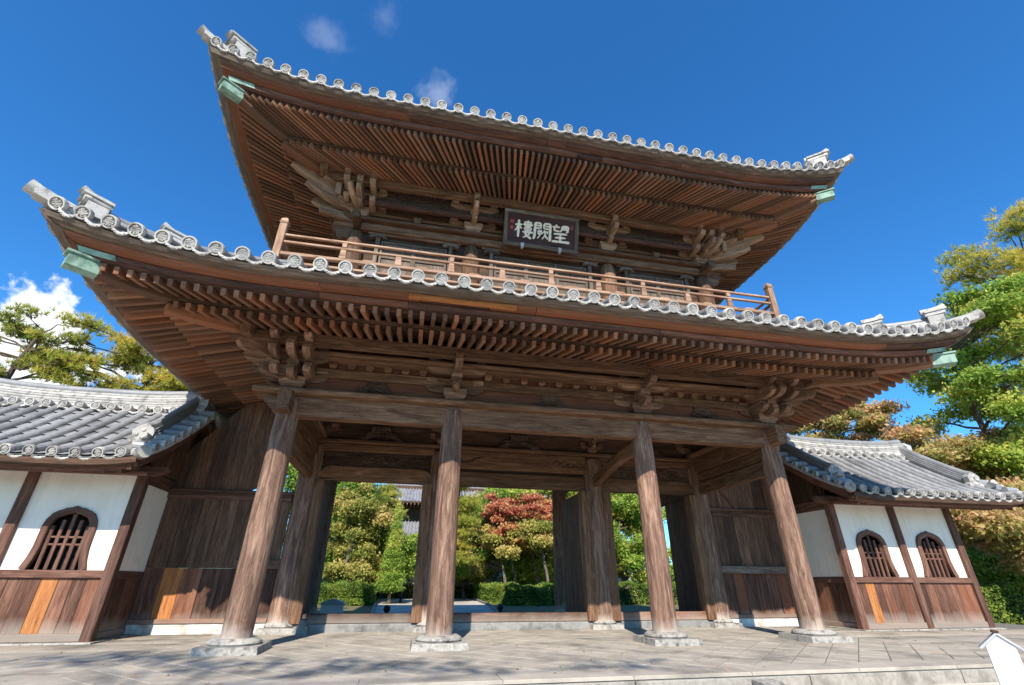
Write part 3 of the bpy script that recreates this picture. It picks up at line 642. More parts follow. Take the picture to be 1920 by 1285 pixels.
def build_roof(r, nm):
    bed = MB()
    for side in 'fblr':
        ds = np.linspace(r.dtop, r.de-.03, 12)
        grid(bed, lambda u, d: pt(r, side, u*smax(r, side, d), d, r.pz(d)), srange(1, 31), ds, flip=side in 'fl')
    roof = P(bed, nm, TILE)
    dm = disc_mesh(r.dr).mesh('eave_tile', TILE_L); pm = pan_front(r.sp-.10).mesh('pan_tile', TILE_L)
    full = r.de-max(r.dtop, .3)
    rm = tile_row_mesh(lambda y: r.pz(r.de-y)-r.pz(r.de)+.0, full, r.dr*.80).mesh('tile_row', TILE)
    for side in 'flr':
        n = r.nf if side == 'f' else int(round(2*(smax(r, side, r.de)-.27)/r.sp))+1
        for i in range(n):
            s = (i-(n-1)/2)*r.sp
            if side in 'lr' and s > 4.6: continue
            p = pt(r, side, s, r.de, r.disc)
            M = mat_side(side, p) @ Matrix.Rotation(R(24)+rng.normal(0, .06), 4, 'X') @ Matrix.Rotation(rng.normal(0, .06), 4, 'Z') @ Matrix.Rotation(rng.normal(0, .16), 4, 'Y'); link('eave_tile', dm, roof, M)
            avail = r.de-max(((abs(s)-r.wx)/r.kx if side == 'f' else abs(s)-r.wy), r.de-full)
            f = max(.08, avail/full)
            link('tile_row', rm, roof, mat_side(side, (p[0], p[1], p[2])) @ Matrix.Diagonal((1, f, f, 1)))
            if i < n-1:
                s2 = s+r.sp/2; p2 = pt(r, side, s2, r.de-.01, r.disc-.035)
                sl = (lift(r, side, s2+.1, r.de)-lift(r, side, s2-.1, r.de))/.2
                sgn = {'f': 1, 'l': -1, 'r': 1}[side]
                link('pan_tile', pm, roof, mat_side(side, p2) @ Matrix.Rotation(-math.atan(sl)*sgn, 4, 'Y') @ Matrix.Rotation(R(12), 4, 'X'))
    # corner tip tiles and hip ridges
    for sx in (-1, 1):
        cx, cy = hx(r, r.de), hy(r, r.de); zc = r.disc+lift(r, 'f', cx, r.de)
        d = Vector((sx*r.kx, -1, 0)).normalized()
        c = Vector((sx*(cx-.05), -(cy-.05), zc))
        # crescent corner pans beside the tip
        m = MB(); tube(m, [c-d*.55+Vector((0, 0, -.03)), c-d*.1+Vector((0, 0, .03)), c+d*.10+Vector((0, 0, .065)), c+d*.24+Vector((0, 0, .105))], [.11, .11, .112, .125], 14)
        m.build('corner_tile', TILE_L, roof)
        m = MB()
        for q in (Vector((sx, 0, 0)), Vector((0, -1, 0))):
            pass
        prism(m, [(-.42, -.05), (-.2, -.11), (.12, -.06), (.16, .10), (-.1, .05), (-.42, .02)], c+d*.02+Vector((0, 0, .02)), d, (0, 0, 1), .22)
        m.build('corner_pan_tile', TILE_L, roof)
        # hip ridge: stacked courses, runs inward and up along the hip
        def hp(d_, dz): return Vector((sx*hx(r, d_), -hy(r, d_), r.pz(d_)+lift(r, 'f', hx(r, d_), d_)+dz))
        d_out = r.de-.50; d_mid = r.de-1.25; d_in = .35 if r is LO else -2.0
        for k, (w_, z0, z1) in enumerate(((.34, .04, .11), (.30, .115, .18), (.27, .185, .25), (.24, .255, .32))):
            for (da, db, lo) in ((d_out, d_in, 0),):
                path = [hp(da+(db-da)*q/9, (z0+z1)/2+.06) for q in range(10)]
                m = MB(); sweep(m, path, cross8(w_, z1-z0, .012)); m.build('ridge_course', TILE_L, roof)
        path = [hp(d_out+(d_in-d_out)*q/9, .43) for q in range(10)]
        m = MB(); tube(m, path, .085, 10); m.build('ridge_cap', TILE, roof)
        # end ornaments (boxed ogre-tile blocks) at tip and half-way
        for (d_, s_) in ((d_out+.05, 1.0 if r is LO else 1.35), (d_mid, .95)):
            o = hp(d_, .10); up = Vector((0, 0, 1)); sd = Vector((-d.y, d.x, 0))
            m = MB()
            frustum_dir(m, o, d, sd, .40*s_, .30*s_, .34*s_, .42*s_)
            root = m.build('ridge_ornament', TILE_L, roof)
            for (zz, ww, hh, ln) in ((.365, .46, .045, .34), (.415, .40, .045, .36), (.465, .46, .05, .42)):
                m = MB(); beam(m, o+up*zz*s_-d*.18*s_, o+up*(zz*s_+.03)+d*ln*.62*s_, ww*s_*.9, hh*s_, .008); m.build('ridge_course', TILE_L, roof)
            m = MB(); tube(m, [o+up*.55*s_-d*.20*s_, o+up*.56*s_+d*.12*s_, o+up*.62*s_+d*.28*s_], [.07*s_, .075*s_, .085*s_], 12); m.build('ridge_cap', TILE_L, roof)
            m = MB(); lathe(m, [(.05*s_, 0), (.07*s_, .03), (.07*s_, .1), (.03*s_, .12)], (0, 0, 0), 10, 'Y'); me = m.mesh('ornament_knob', TILE_L)
            for dq in (-.13, .13): 
                q = o+up*.40*s_+d*.22*s_+sd*dq*s_; link('ornament_knob', me, roof, Matrix.Translation(q) @ d.to_track_quat('-Y', 'Z').to_matrix().to_4x4())
    return roof
def frustum_dir(m, o, d, sd, w_, dep, h, w2):
    V = []
    for (ww, dd, z) in ((w_, dep, 0), (w2, dep, h)):
        for (a, b) in ((-1, -1), (1, -1), (1, 1), (-1, 1)):
            q = o+d*(a*dd/2)+sd*(b*ww/2)+Vector((0, 0, z)); V.append(q[:])
    m.add(V, [(3, 2, 1, 0), (4, 5, 6, 7)]+[(j, (j+1) % 4, 4+(j+1) % 4, 4+j) for j in range(4)])
def eaves(r, nm, tilebot):
    gz0, gz1 = r.gz
    hxg, hyg = hx(r, r.gd), hy(r, r.gd)
    ring_beams('eave_purlin', hxg, hyg, .20, gz0, gz1, W_MAIN, .35)
    zb = lambda d: gz1-r.bs*(d-r.gd)+.138
    zf = lambda d: r.fz0-r.fs*(d-r.kd)+.132
    for side in 'flrb':
        # soffit boards above both rafter tiers
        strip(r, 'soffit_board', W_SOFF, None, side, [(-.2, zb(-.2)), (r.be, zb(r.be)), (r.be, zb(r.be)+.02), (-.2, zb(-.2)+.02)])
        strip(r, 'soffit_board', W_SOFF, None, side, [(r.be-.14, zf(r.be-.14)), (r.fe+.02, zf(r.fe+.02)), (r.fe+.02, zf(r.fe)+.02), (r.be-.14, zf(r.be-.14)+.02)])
        kz = zb(r.be-.06); strip(r, 'eave_batten', W_DARK, None, side, rsec(r.be-.13, r.be+.015, kz+.004, r.fz0+.01))
        # stacked eave boards up to the tiles
        z0 = zf(r.fe)+.022; H = tilebot-z0
        strip(r, 'eave_board', W_EAVE, None, side, [(r.fe-.16, z0), (r.fe+.10, z0), (r.fe+.13, z0+H*.36), (r.fe-.16, z0+H*.36)])
        strip(r, 'eave_board', W_DARK, None, side, [(r.fe-.12, z0+H*.365), (r.fe+.09, z0+H*.365), (r.fe+.09, z0+H*.45), (r.fe-.12, z0+H*.45)])
        strip(r, 'eave_board', W_EAVE, None, side, [(r.fe-.12, z0+H*.455), (r.fe+.26, z0+H*.455), (r.fe+.30, z0+H*.74), (r.fe-.12, z0+H*.74)])
        strip(r, 'eave_board', W_GREY, None, side, [(r.fe-.10, z0+H*.745), (r.de-.12, z0+H*.745), (r.de-.06, z0+H), (r.fe-.10, z0+H)])
    # hip rafters with copper-sheathed ends
    for sx in (-1, 1):
        def hp(d_, z): return Vector((sx*hx(r, d_), -hy(r, d_), z+lift(r, 'f', hx(r, d_), d_)))
        pth = [hp(d_, gz1-r.bs*(d_-r.gd)-.02) for d_ in np.linspace(-.1, r.be-.06, 7)]
        m = MB(); sweep(m, pth, cross8(.22, .24, .02), scales=[1, 1, 1, 1, 1, .98, .72]); P(m, 'hip_rafter', W_RAFT)
        pth = [hp(d_, r.fz0-r.fs*(d_-r.kd)+.02) for d_ in np.linspace(r.be-.5, r.fe-.12, 6)]
        m = MB(); sweep(m, pth, cross8(.22, .26, .02)); P(m, 'hip_rafter', W_RAFT)
        e0 = hp(r.fe-.12, r.fz0-r.fs*(r.fe-.12-r.kd)-.01); e1 = hp(r.fe+.17, 0); e1.z = e0.z-.005
        m = MB(); sweep(m, [e0, e1], cross8(.23, .22, .008)); c = P(m, 'copper_cap', COPPER)
        u = Vector((0, 0, .132)); m = MB(); sweep(m, [e0+u-(e1-e0)*.25, e1+u+(e1-e0)*.10], cross8(.29, .045, .008)); m.build('copper_cover', COPPER, c)
        # copper flashing on the eave boards by the corner
        for side, sg in (('f', sx), ('l' if sx < 0 else 'r', -1)):
            z0 = zf(r.fe)+.022; H = tilebot-z0; m = MB(); V = []
            for q in range(7):
                for (d_, z) in ((r.fe+.106, z0+H*.01), (r.fe+.138, z0+H*.355)):
                    s = sg*(smax(r, side, d_)-.6*(1-q/6)); V.append(pt(r, side, s, d_+.004, z))
            m.add(V, [(2*q, 2*q+1, 2*q+3, 2*q+2) for q in range(6)]); P(m, 'copper_flashing', COPPER)
rafters(LO, 'lower'); rafters(UP, 'upper')
eaves(LO, 'lower', LO.disc-.13); eaves(UP, 'upper', UP.disc-.13)
low_roof = build_roof(LO, 'lower_roof'); up_roof = build_roof(UP, 'upper_roof')
# the fresh repair board under the lower front eave
z0 = LO.fz0-LO.fs*(LO.fe-LO.kd)+.134; H = LO.disc-.13-z0
m = MB(); box(m, -3.45, -1.45, -hy(LO, LO.fe+.312), -hy(LO, LO.fe+.20), z0+H*.47, z0+H*.73, .006); P(m, 'repair_board', W_NEW)

# ------------------------------------------------------------------ upper storey
WX, WY = UP.wx, UP.wy
m = MB(); box(m, -WX, WX, -WY+.06, WY-.06, 7.75, 10.9, .01); uw = P(m, 'upper_wall', W_DARK)
for x in (-WX, -2.05, 2.05, WX):
    m = MB(); zt = 9.70
    lathe(m, [(.25, 7.8), (.245, 9.2), (.225, zt-.28), (.20, zt-.12), (.14, zt-.03), (.001, zt)], (x, -WY, 0), 22); P(m, 'upper_column', W_MAIN)
xbeam('head_beam', -WY-.12, -WY+.05, 9.74, 9.98, WX+.62, W_MAIN, .03)
xbeam('top_plate', -WY-.26, -WY+.1, 9.985, 10.10, WX+.55, W_MAIN, .03)
for s in (-1, 1):
    m = MB(); box(m, s*WX-.1, s*WX+.1, -WY-.62, WY, 9.72, 9.96, .03, 'Y'); P(m, 'head_beam', W_MAIN)
    m = MB(); prism(m, [(a*s, b) for a, b in ((WX+.1, 9.36), (WX+.38, 9.40), (WX+.52, 9.52), (WX+.50, 9.62), (WX+.62, 9.70), (WX+.62, 9.735), (WX+.1, 9.735))], (0, -WY-.02, 0), (1, 0, 0), (0, 0, 1), .2); P(m, 'carved_nose', W_MAIN, smooth=0)
# panelled doors: posts with little pillow capitals, rails, recessed panels
for (xa, xb) in ((-WX+.3, -2.05-.3), (-2.05+.3, 2.05-.3), (2.05+.3, WX-.3)):
    xs = [xa+.28, xb-.28]
    for x in xs:
        m = MB(); box(m, x-.055, x+.055, -WY-.07, -WY+.05, 7.9, 9.56, .008, 'Z'); dp = P(m, 'door_post', W_GREY)
        m = MB(); prism(m, [(-.24, .04), (-.20, 0), (-.09, .05), (.09, .05), (.20, 0), (.24, .04), (.16, .12), (.06, .15), (-.06, .15), (-.16, .12)], (x, -WY-.05, 9.50), (1, 0, 0), (0, 0, 1), .14); m.build('pillow_capital', W_GREY, dp, 0)
    n_ = 3 if xa > -2 and xb < 3 else 2
    for k in range(n_):
        a = xs[0]+.09+(xs[1]-xs[0]-.18)*k/n_; b = xs[0]+.09+(xs[1]-xs[0]-.18)*(k+1)/n_
        m = MB(); box(m, a+.05, b-.05, -WY+.0, -WY+.03, 8.0, 9.42, .004, 'Z'); dl = P(m, 'door_leaf', W_GREY)
        for x in (a+.03, b-.03): m = MB(); box(m, x-.03, x+.03, -WY-.04, -WY+.04, 8.0, 9.48, .006, 'Z'); m.build('stile', W_GREY, dl)
        for z in (8.95, 9.22, 9.45): m = MB(); box(m, a+.061, b-.061, -WY-.035, -WY+.04, z-.03, z+.03, .006); m.build('door_rail', W_GREY, dl)
    m = MB(); box(m, xa, xb, -WY-.05, -WY+.05, 9.665, 9.735, .01); P(m, 'lintel', W_MAIN)
# bracket rows
for x in (-WX, -2.05, 2.05, WX):
    c = abs(x) > 3
    bracket(x, -WY-.03, 10.10, math.copysign(1, x) if c else 0, -1, 1.04, c, reach=.72, kw=1.15, mat=W_TAIL)
    if c: continue
for s in (-1, 1):
    for y in (0, WY): bracket(s*WX, y, 10.1, s, 0, .85, reach=.75)
xbeam('through_beam', -WY-.02, -WY+.05, 10.10, 11.1, WX, W_DARK)
xbeam('through_beam', -WY-.12, -WY-.021, 10.26, 10.36, WX+.3, W_MAIN)
xbeam('through_beam', -WY-.46, -WY-.34, 10.36, 10.50, WX+.5, W_EAVE)
m = MB(); box(m, -WX-.5, WX+.5, -WY-.42, -WY-.38, 10.502, 10.92, .004); P(m, 'carved_frieze', W_CARVE)
for (xa, xb) in ((-WX, -2.05), (-2.05, 2.05), (2.05, WX)):
    m = MB(); frustum(m, ((xa+xb)/2, -WY-.16), .16, .24, .16, .2, 10.102, 10.26); P(m, 'bearing_block', W_MAIN, smooth=0)
# tail rafters: two at every corner on the diagonal, one over each inner column
def tail(p, w_=.17, h=.22):
    n = len(p); m = MB(); sweep(m, p, cross8(w_*1.15, h*1.15, .025), scales=[1.1, 1.05, 1, .95, .78][:n]); P(m, 'tail_rafter', W_TAIL)
for s in (-1, 1):
    for (tip, root, dz) in (((6.52, -3.86, 10.53), (5.35, -3.22, 10.34), -.05), ((6.88, -4.12, 10.84), (5.55, -3.36, 10.60), -.05)):
        t_ = Vector((s*tip[0], tip[1], tip[2])); r_ = Vector((s*root[0], root[1], root[2]))
        tail([r_, r_.lerp(t_, .3)+Vector((0, 0, dz)), r_.lerp(t_, .6)+Vector((0, 0, dz*1.3)), r_.lerp(t_, .85)+Vector((0, 0, dz*.6)), t_], .17, .23)
    for (d, L, z0, z1) in (((s, -.12, 0), 1.25, 10.30, 10.42), ((s*.25, -1, 0), .95, 10.42, 10.56), ((s, -.3, 0), 1.45, 10.62, 10.80)):
        d = Vector(d).normalized(); o = Vector((s*WX, -WY-.05, 0))
        tail([o+Vector((0, 0, z0)), o+d*L*.35+Vector((0, 0, z0-.03)), o+d*L*.65+Vector((0, 0, z0-.02)), o+d*L*.88+Vector((0, 0, (z0+z1)/2)), o+d*L+Vector((0, 0, z1))], .14, .19)
    d = Vector((s*.9, -.43, 0)).normalized(); o = Vector((s*WX, -WY, 0))
    m = MB(); sweep(m, [o+d*.1+Vector((0, 0, 10.02)), o+d*.6+Vector((0, 0, 10.0)), o+d*1.05+Vector((0, 0, 9.93))], cross8(.14, .2, .02)); P(m, 'carved_nose', W_TAIL)
    m = MB(); sweep(m, [Vector((s*(WX+.55), -WY-.55, 10.4)), Vector((s*(WX+.55), -WY-.6, 10.6)), Vector((s*(WX+.55), -WY-.62, 10.85))], cross8(.16, .2, .02), up=(0, 1, 0)); P(m, 'corner_strut', W_TAIL)
for x in (-2.05, 2.05, -WX, WX):
    tail([Vector((x, -WY-.2, 10.56)), Vector((x, -WY-.45, 10.50)), Vector((x, -WY-.7, 10.46)), Vector((x, -WY-.88, 10.48)), Vector((x, -WY-.98, 10.56))], .13, .18)
# balcony
m = MB(); box(m, -6.62, 6.62, -3.86, 3.86, 7.90, 7.97, .01); bal = P(m, 'balcony', W_PALE)
m = MB(); box(m, -6.3, 6.3, -3.55, 3.55, 7.2, 7.9, .01); m.build('balcony_skirt', W_DARK, bal)
BY, BX = 3.93, 6.72
for (z0, z1, th) in ((8.615, 8.675, .08), (8.41, 8.475, .075), (8.05, 8.14, .11)):
    for s in (-1, 1):
        m = MB(); box(m, -BX+.05, BX-.05, s*BY-th/2, s*BY+th/2, z0, z1, .012); m.build('balcony_rail', W_PALE, bal)
        m = MB(); box(m, s*BX-th/2, s*BX+th/2, -BY+.09, BY-.09, z0, z1, .012, 'Y'); m.build('balcony_rail', W_PALE, bal)
for k in range(-4, 5):
    x = k*1.316+.02
    m = MB(); frustum(m, (x, -BY), .16, .12, .09, .08, 8.152, 8.403); m.build('rail_post', W_PALE, bal)
    if k % 2 == 0: m = MB(); frustum(m, (x, -BY), .10, .12, .075, .07, 8.487, 8.608); m.build('rail_post', W_PALE, bal)
    m = MB(); frustum(m, (x+.6, -BY+.02), .32, .20, .1, .1, 8.152, 8.19); m.build('rail_block', W_PALE, bal)
for k in range(-2, 3):
    for s in (-1, 1): m = MB(); frustum(m, (s*BX, k*1.4), .09, .08, .16, .12, 8.152, 8.403); m.build('rail_post', W_PALE, bal)
for sx in (-1, 1):
    for sy in (-1, 1):
        m = MB(); box(m, sx*BX-.085, sx*BX+.085, sy*BY-.085, sy*BY+.085, 7.95, 8.93, .012, 'Z'); nw = m.build('newel_post', W_PALE, bal)
        m = MB(); box(m, sx*BX-.075, sx*BX+.075, sy*BY-.075, sy*BY+.075, 8.93, 8.955, .003, 'Z'); frustum(m, (sx*BX, sy*BY), .17, .21, .17, .21, 8.957, 9.0); frustum(m, (sx*BX, sy*BY), .17, .15, .17, .15, 9.0, 9.09); frustum(m, (sx*BX, sy*BY), .15, .02, .15, .02, 9.09, 9.17)
        m.build('newel_cap', W_PALE, nw, 0)

# ------------------------------------------------------------------ middle row: sills, jambs, open door leaves
for (xa, xb, nm) in ((-A_+.33, -B_-.33, 's'), (-B_+.33, B_-.33, 'c'), (B_+.33, A_-.33, 's')):
    m = MB(); box(m, xa, xb, -.13, .13, .275, .48, .015); P(m, 'door_sill', W_BOARD)
    m = MB(); box(m, xa, xb, -.17, .17, FZ-.02, .27, .02); P(m, 'sill_stone', STONE)
for (x, s) in ((-A_, 1), (-B_, -1), (-B_, 1), (B_, -1), (B_, 1), (A_, -1)):
    m = MB(); box(m, x+s*.20, x+s*.46, -.235, .11, .285, 3.6, .012, 'Z'); P(m, 'door_jamb', W_MAIN)
for (x, s) in ((-B_, 1), (B_, -1)):          # leaves folded back inside the middle bay
    for k in range(4):
        y0 = .16+k*.42; m = MB(); box(m, x+s*.36, x+s*.43, y0, y0+.414, .32, 3.58, .008, 'Z'); P(m, 'door_plank', W_DARK)
for (x, s) in ((-A_, 1), (A_, -1)):
    for k in range(3):
        y0 = .16+k*.45; m = MB(); box(m, x+s*.30, x+s*.37, y0, y0+.444, .32, 3.55, .008, 'Z'); P(m, 'door_plank', W_DARK)

# ------------------------------------------------------------------ name plaque
pl = empty('name_plaque', 'framed dark wooden plaque with three large white characters hung under the upper eaves', 'plaque', (-.06, -3.62, 9.66))
PLR = Matrix.Rotation(R(-14), 4, 'X')            # leans forward at the top
pl.matrix_basis = Matrix.Translation((-.12, -3.50, 9.62)) @ Matrix.Rotation(R(16), 4, 'X')
PW, PH = 1.10, 1.10                               # half width, height
m = MB(); box(m, -PW+.1, PW-.1, .0, .05, .08, PH-.08, .005); m.build('board', PLQ, pl)
for (x0, x1, z0, z1, g) in ((-PW, PW, 0, .11, 'X'), (-PW, PW, PH-.11, PH, 'X'), (-PW, -PW+.11, .112, PH-.112, 'Z'), (PW-.11, PW, .112, PH-.112, 'Z')):
    m = MB(); box(m, x0, x1, -.05, .06, z0, z1, .018, g); m.build('plaque_frame', W_GREY, pl)
for x in (-.55, .55):
    m = MB(); box(m, x-.05, x+.05, -.075, -.052, .0, .10, .01, 'Z'); box(m, x-.035, x+.035, -.07, .05, -.05, -.004, .01, 'Z'); m.build('bracket_hook', METAL, pl)
# brush strokes on a 100x100 field: polylines with widths
CH = {
 'tower': [[(4, 68, 3), (20, 70, 4.5), (40, 72, 3)], [(22, 96, 5), (22, 60, 4.5), (21, 8, 4.5), (20, 2, 2)], [(21, 66, 4), (12, 46, 3.5), (2, 34, 1.5)], [(23, 64, 3), (33, 54, 4), (38, 50, 2)],
           [(50, 86, 3), (72, 88, 4), (90, 88, 3)], [(44, 74, 3), (70, 76, 4.2), (96, 75, 3.5)], [(53, 86, 3), (54, 66, 3)], [(87, 88, 3), (86, 66, 3)], [(53, 65, 3), (86, 66, 3)], [(70, 97, 4), (70, 50, 4)],
           [(52, 56, 3), (70, 57, 3.4), (88, 57, 3)], [(52, 56, 2.6), (53, 46, 2.6)], [(88, 57, 2.6), (87, 46, 2.6)], [(52, 45, 3), (87, 46, 3)],
           [(42, 32, 3.5), (70, 35, 4.2), (98, 34, 4)], [(66, 44, 4), (56, 24, 4), (68, 14, 4), (84, 3, 4.5), (90, 0, 2)], [(80, 34, 4), (72, 16, 4), (46, 2, 2)]],
 'gate': [[(12, 94, 5), (11, 50, 5), (9, 14, 5), (3, 2, 3)], [(12, 92, 3.5), (28, 93, 3.8), (42, 92, 3.8)], [(42, 92, 4), (41, 64, 3.6)], [(13, 78, 3), (41, 79, 3)], [(13, 64, 3), (41, 65, 3)],
          [(58, 92, 3.5), (74, 94, 3.8), (92, 93, 4)], [(58, 92, 3.6), (58, 64, 3.4)], [(92, 93, 5), (91, 50, 5), (92, 6, 5), (84, 4, 2.5)], [(59, 79, 3), (90, 79, 3)], [(59, 65, 3), (90, 65, 3)],
          [(30, 56, 2.6), (34, 50, 2.8)], [(46, 57, 2.6), (42, 50, 2.8)], [(24, 46, 2.8), (50, 47, 2.8)], [(26, 34, 2.6), (50, 35, 2.6)], [(37, 52, 2.8), (36, 22, 2.8), (24, 8, 2)], [(27, 44, 2.2), (27, 34, 2.2)], [(49, 45, 2.2), (48, 34, 2.2)],
          [(62, 56, 3), (58, 46, 2.6), (53, 40, 1.6)], [(58, 48, 2.6), (80, 49, 2.8), (75, 38, 2)], [(66, 46, 3), (62, 24, 3), (50, 6, 1.8)], [(65, 32, 3), (74, 16, 3.4), (84, 10, 2.6)]],
 'gaze': [[(24, 98, 3.5), (30, 90, 4)], [(6, 84, 3.2), (26, 85, 3.8), (46, 86, 3.2)], [(18, 84, 3.6), (16, 66, 3.6), (30, 63, 3.6), (46, 64, 2.4)], [(60, 94, 4), (58, 76, 4), (48, 58, 2)], [(60, 93, 3.4), (90, 94, 4)], [(90, 94, 4.4), (88, 66, 4.4), (80, 60, 2.4)], [(60, 84, 3), (87, 84, 3)], [(59, 75, 3), (87, 75, 3)],
          [(14, 46, 3.5), (50, 49, 4.2), (86, 50, 3.6)], [(22, 26, 3.5), (50, 28, 4), (78, 29, 3.4)], [(50, 48, 4.2), (49, 6, 4.2)], [(4, 4, 4.4), (50, 6, 4.6), (96, 6, 5), (99, 3, 2.5)]]}
for (key, cx) in (('tower', -.52), ('gate', .02), ('gaze', .56)):
    m = MB(); sc_ = .0056; ox = cx-.28; oz = .27
    for si, st in enumerate(CH[key]):
        # smooth and wobble the brush width
        pts = []
        for k in range(len(st)-1):
            for q in range(5):
                f = q/5; pts.append([st[k][i]*(1-f)+st[k+1][i]*f for i in range(3)])
        pts.append(list(st[-1])); L = len(pts)
        for k in range(1, L-1):
            for i in range(2): pts[k][i] = pts[k][i]*.5+(pts[k-1][i]+pts[k+1][i])*.25
        left = []; right = []
        for k, (x, z, w_) in enumerate(pts):
            a = pts[max(0, k-1)]; b = pts[min(L-1, k+1)]; dx, dz = b[0]-a[0], b[1]-a[1]; n_ = math.hypot(dx, dz) or 1
            ww = w_*1.3*(1+.12*math.sin(k*1.7+si)); e = (.55 if k in (0, L-1) else 1)
            left.append((ox+(x-dz/n_*ww*e)*sc_, oz+(z+dx/n_*ww*e)*sc_)); right.append((ox+(x+dz/n_*ww*e)*sc_, oz+(z-dx/n_*ww*e)*sc_))
        yf = -.012-.0006*si
        V = [(a, yf, b) for a, b in left]+[(a, yf, b) for a, b in right]+[(a, .002, b) for a, b in left]+[(a, .002, b) for a, b in right]
        F = []
        for k in range(L-1):
            F += [(k, k+1, L+k+1, L+k), (k, 2*L+k, 2*L+k+1, k+1), (L+k, L+k+1, 3*L+k+1, 3*L+k)]
        F += [(0, L, 3*L, 2*L), (L-1, 3*L-1, 4*L-1, 2*L-1)]
        m.add(V, F)
    m.build('painted_character', GOLD, pl, 0)
for (x0, z0, w_, h) in ((-.915, .69, .09, .10), (-.915, .50, .085, .10), (.875, .72, .035, .11)):
    m = MB(); box(m, x0, x0+w_, -.006, .004, z0, z0+h, .003, 'Z'); sl = m.build('red_seal', RED, pl)
    m = MB()
    for q in range(2): beam(m, (x0+w_*.2, -.0075, z0+h*(.3+.35*q)), (x0+w_*.8, -.0075, z0+h*(.32+.35*q)), .002, .008, .0005)
    m.build('seal_mark', PLQ, sl)

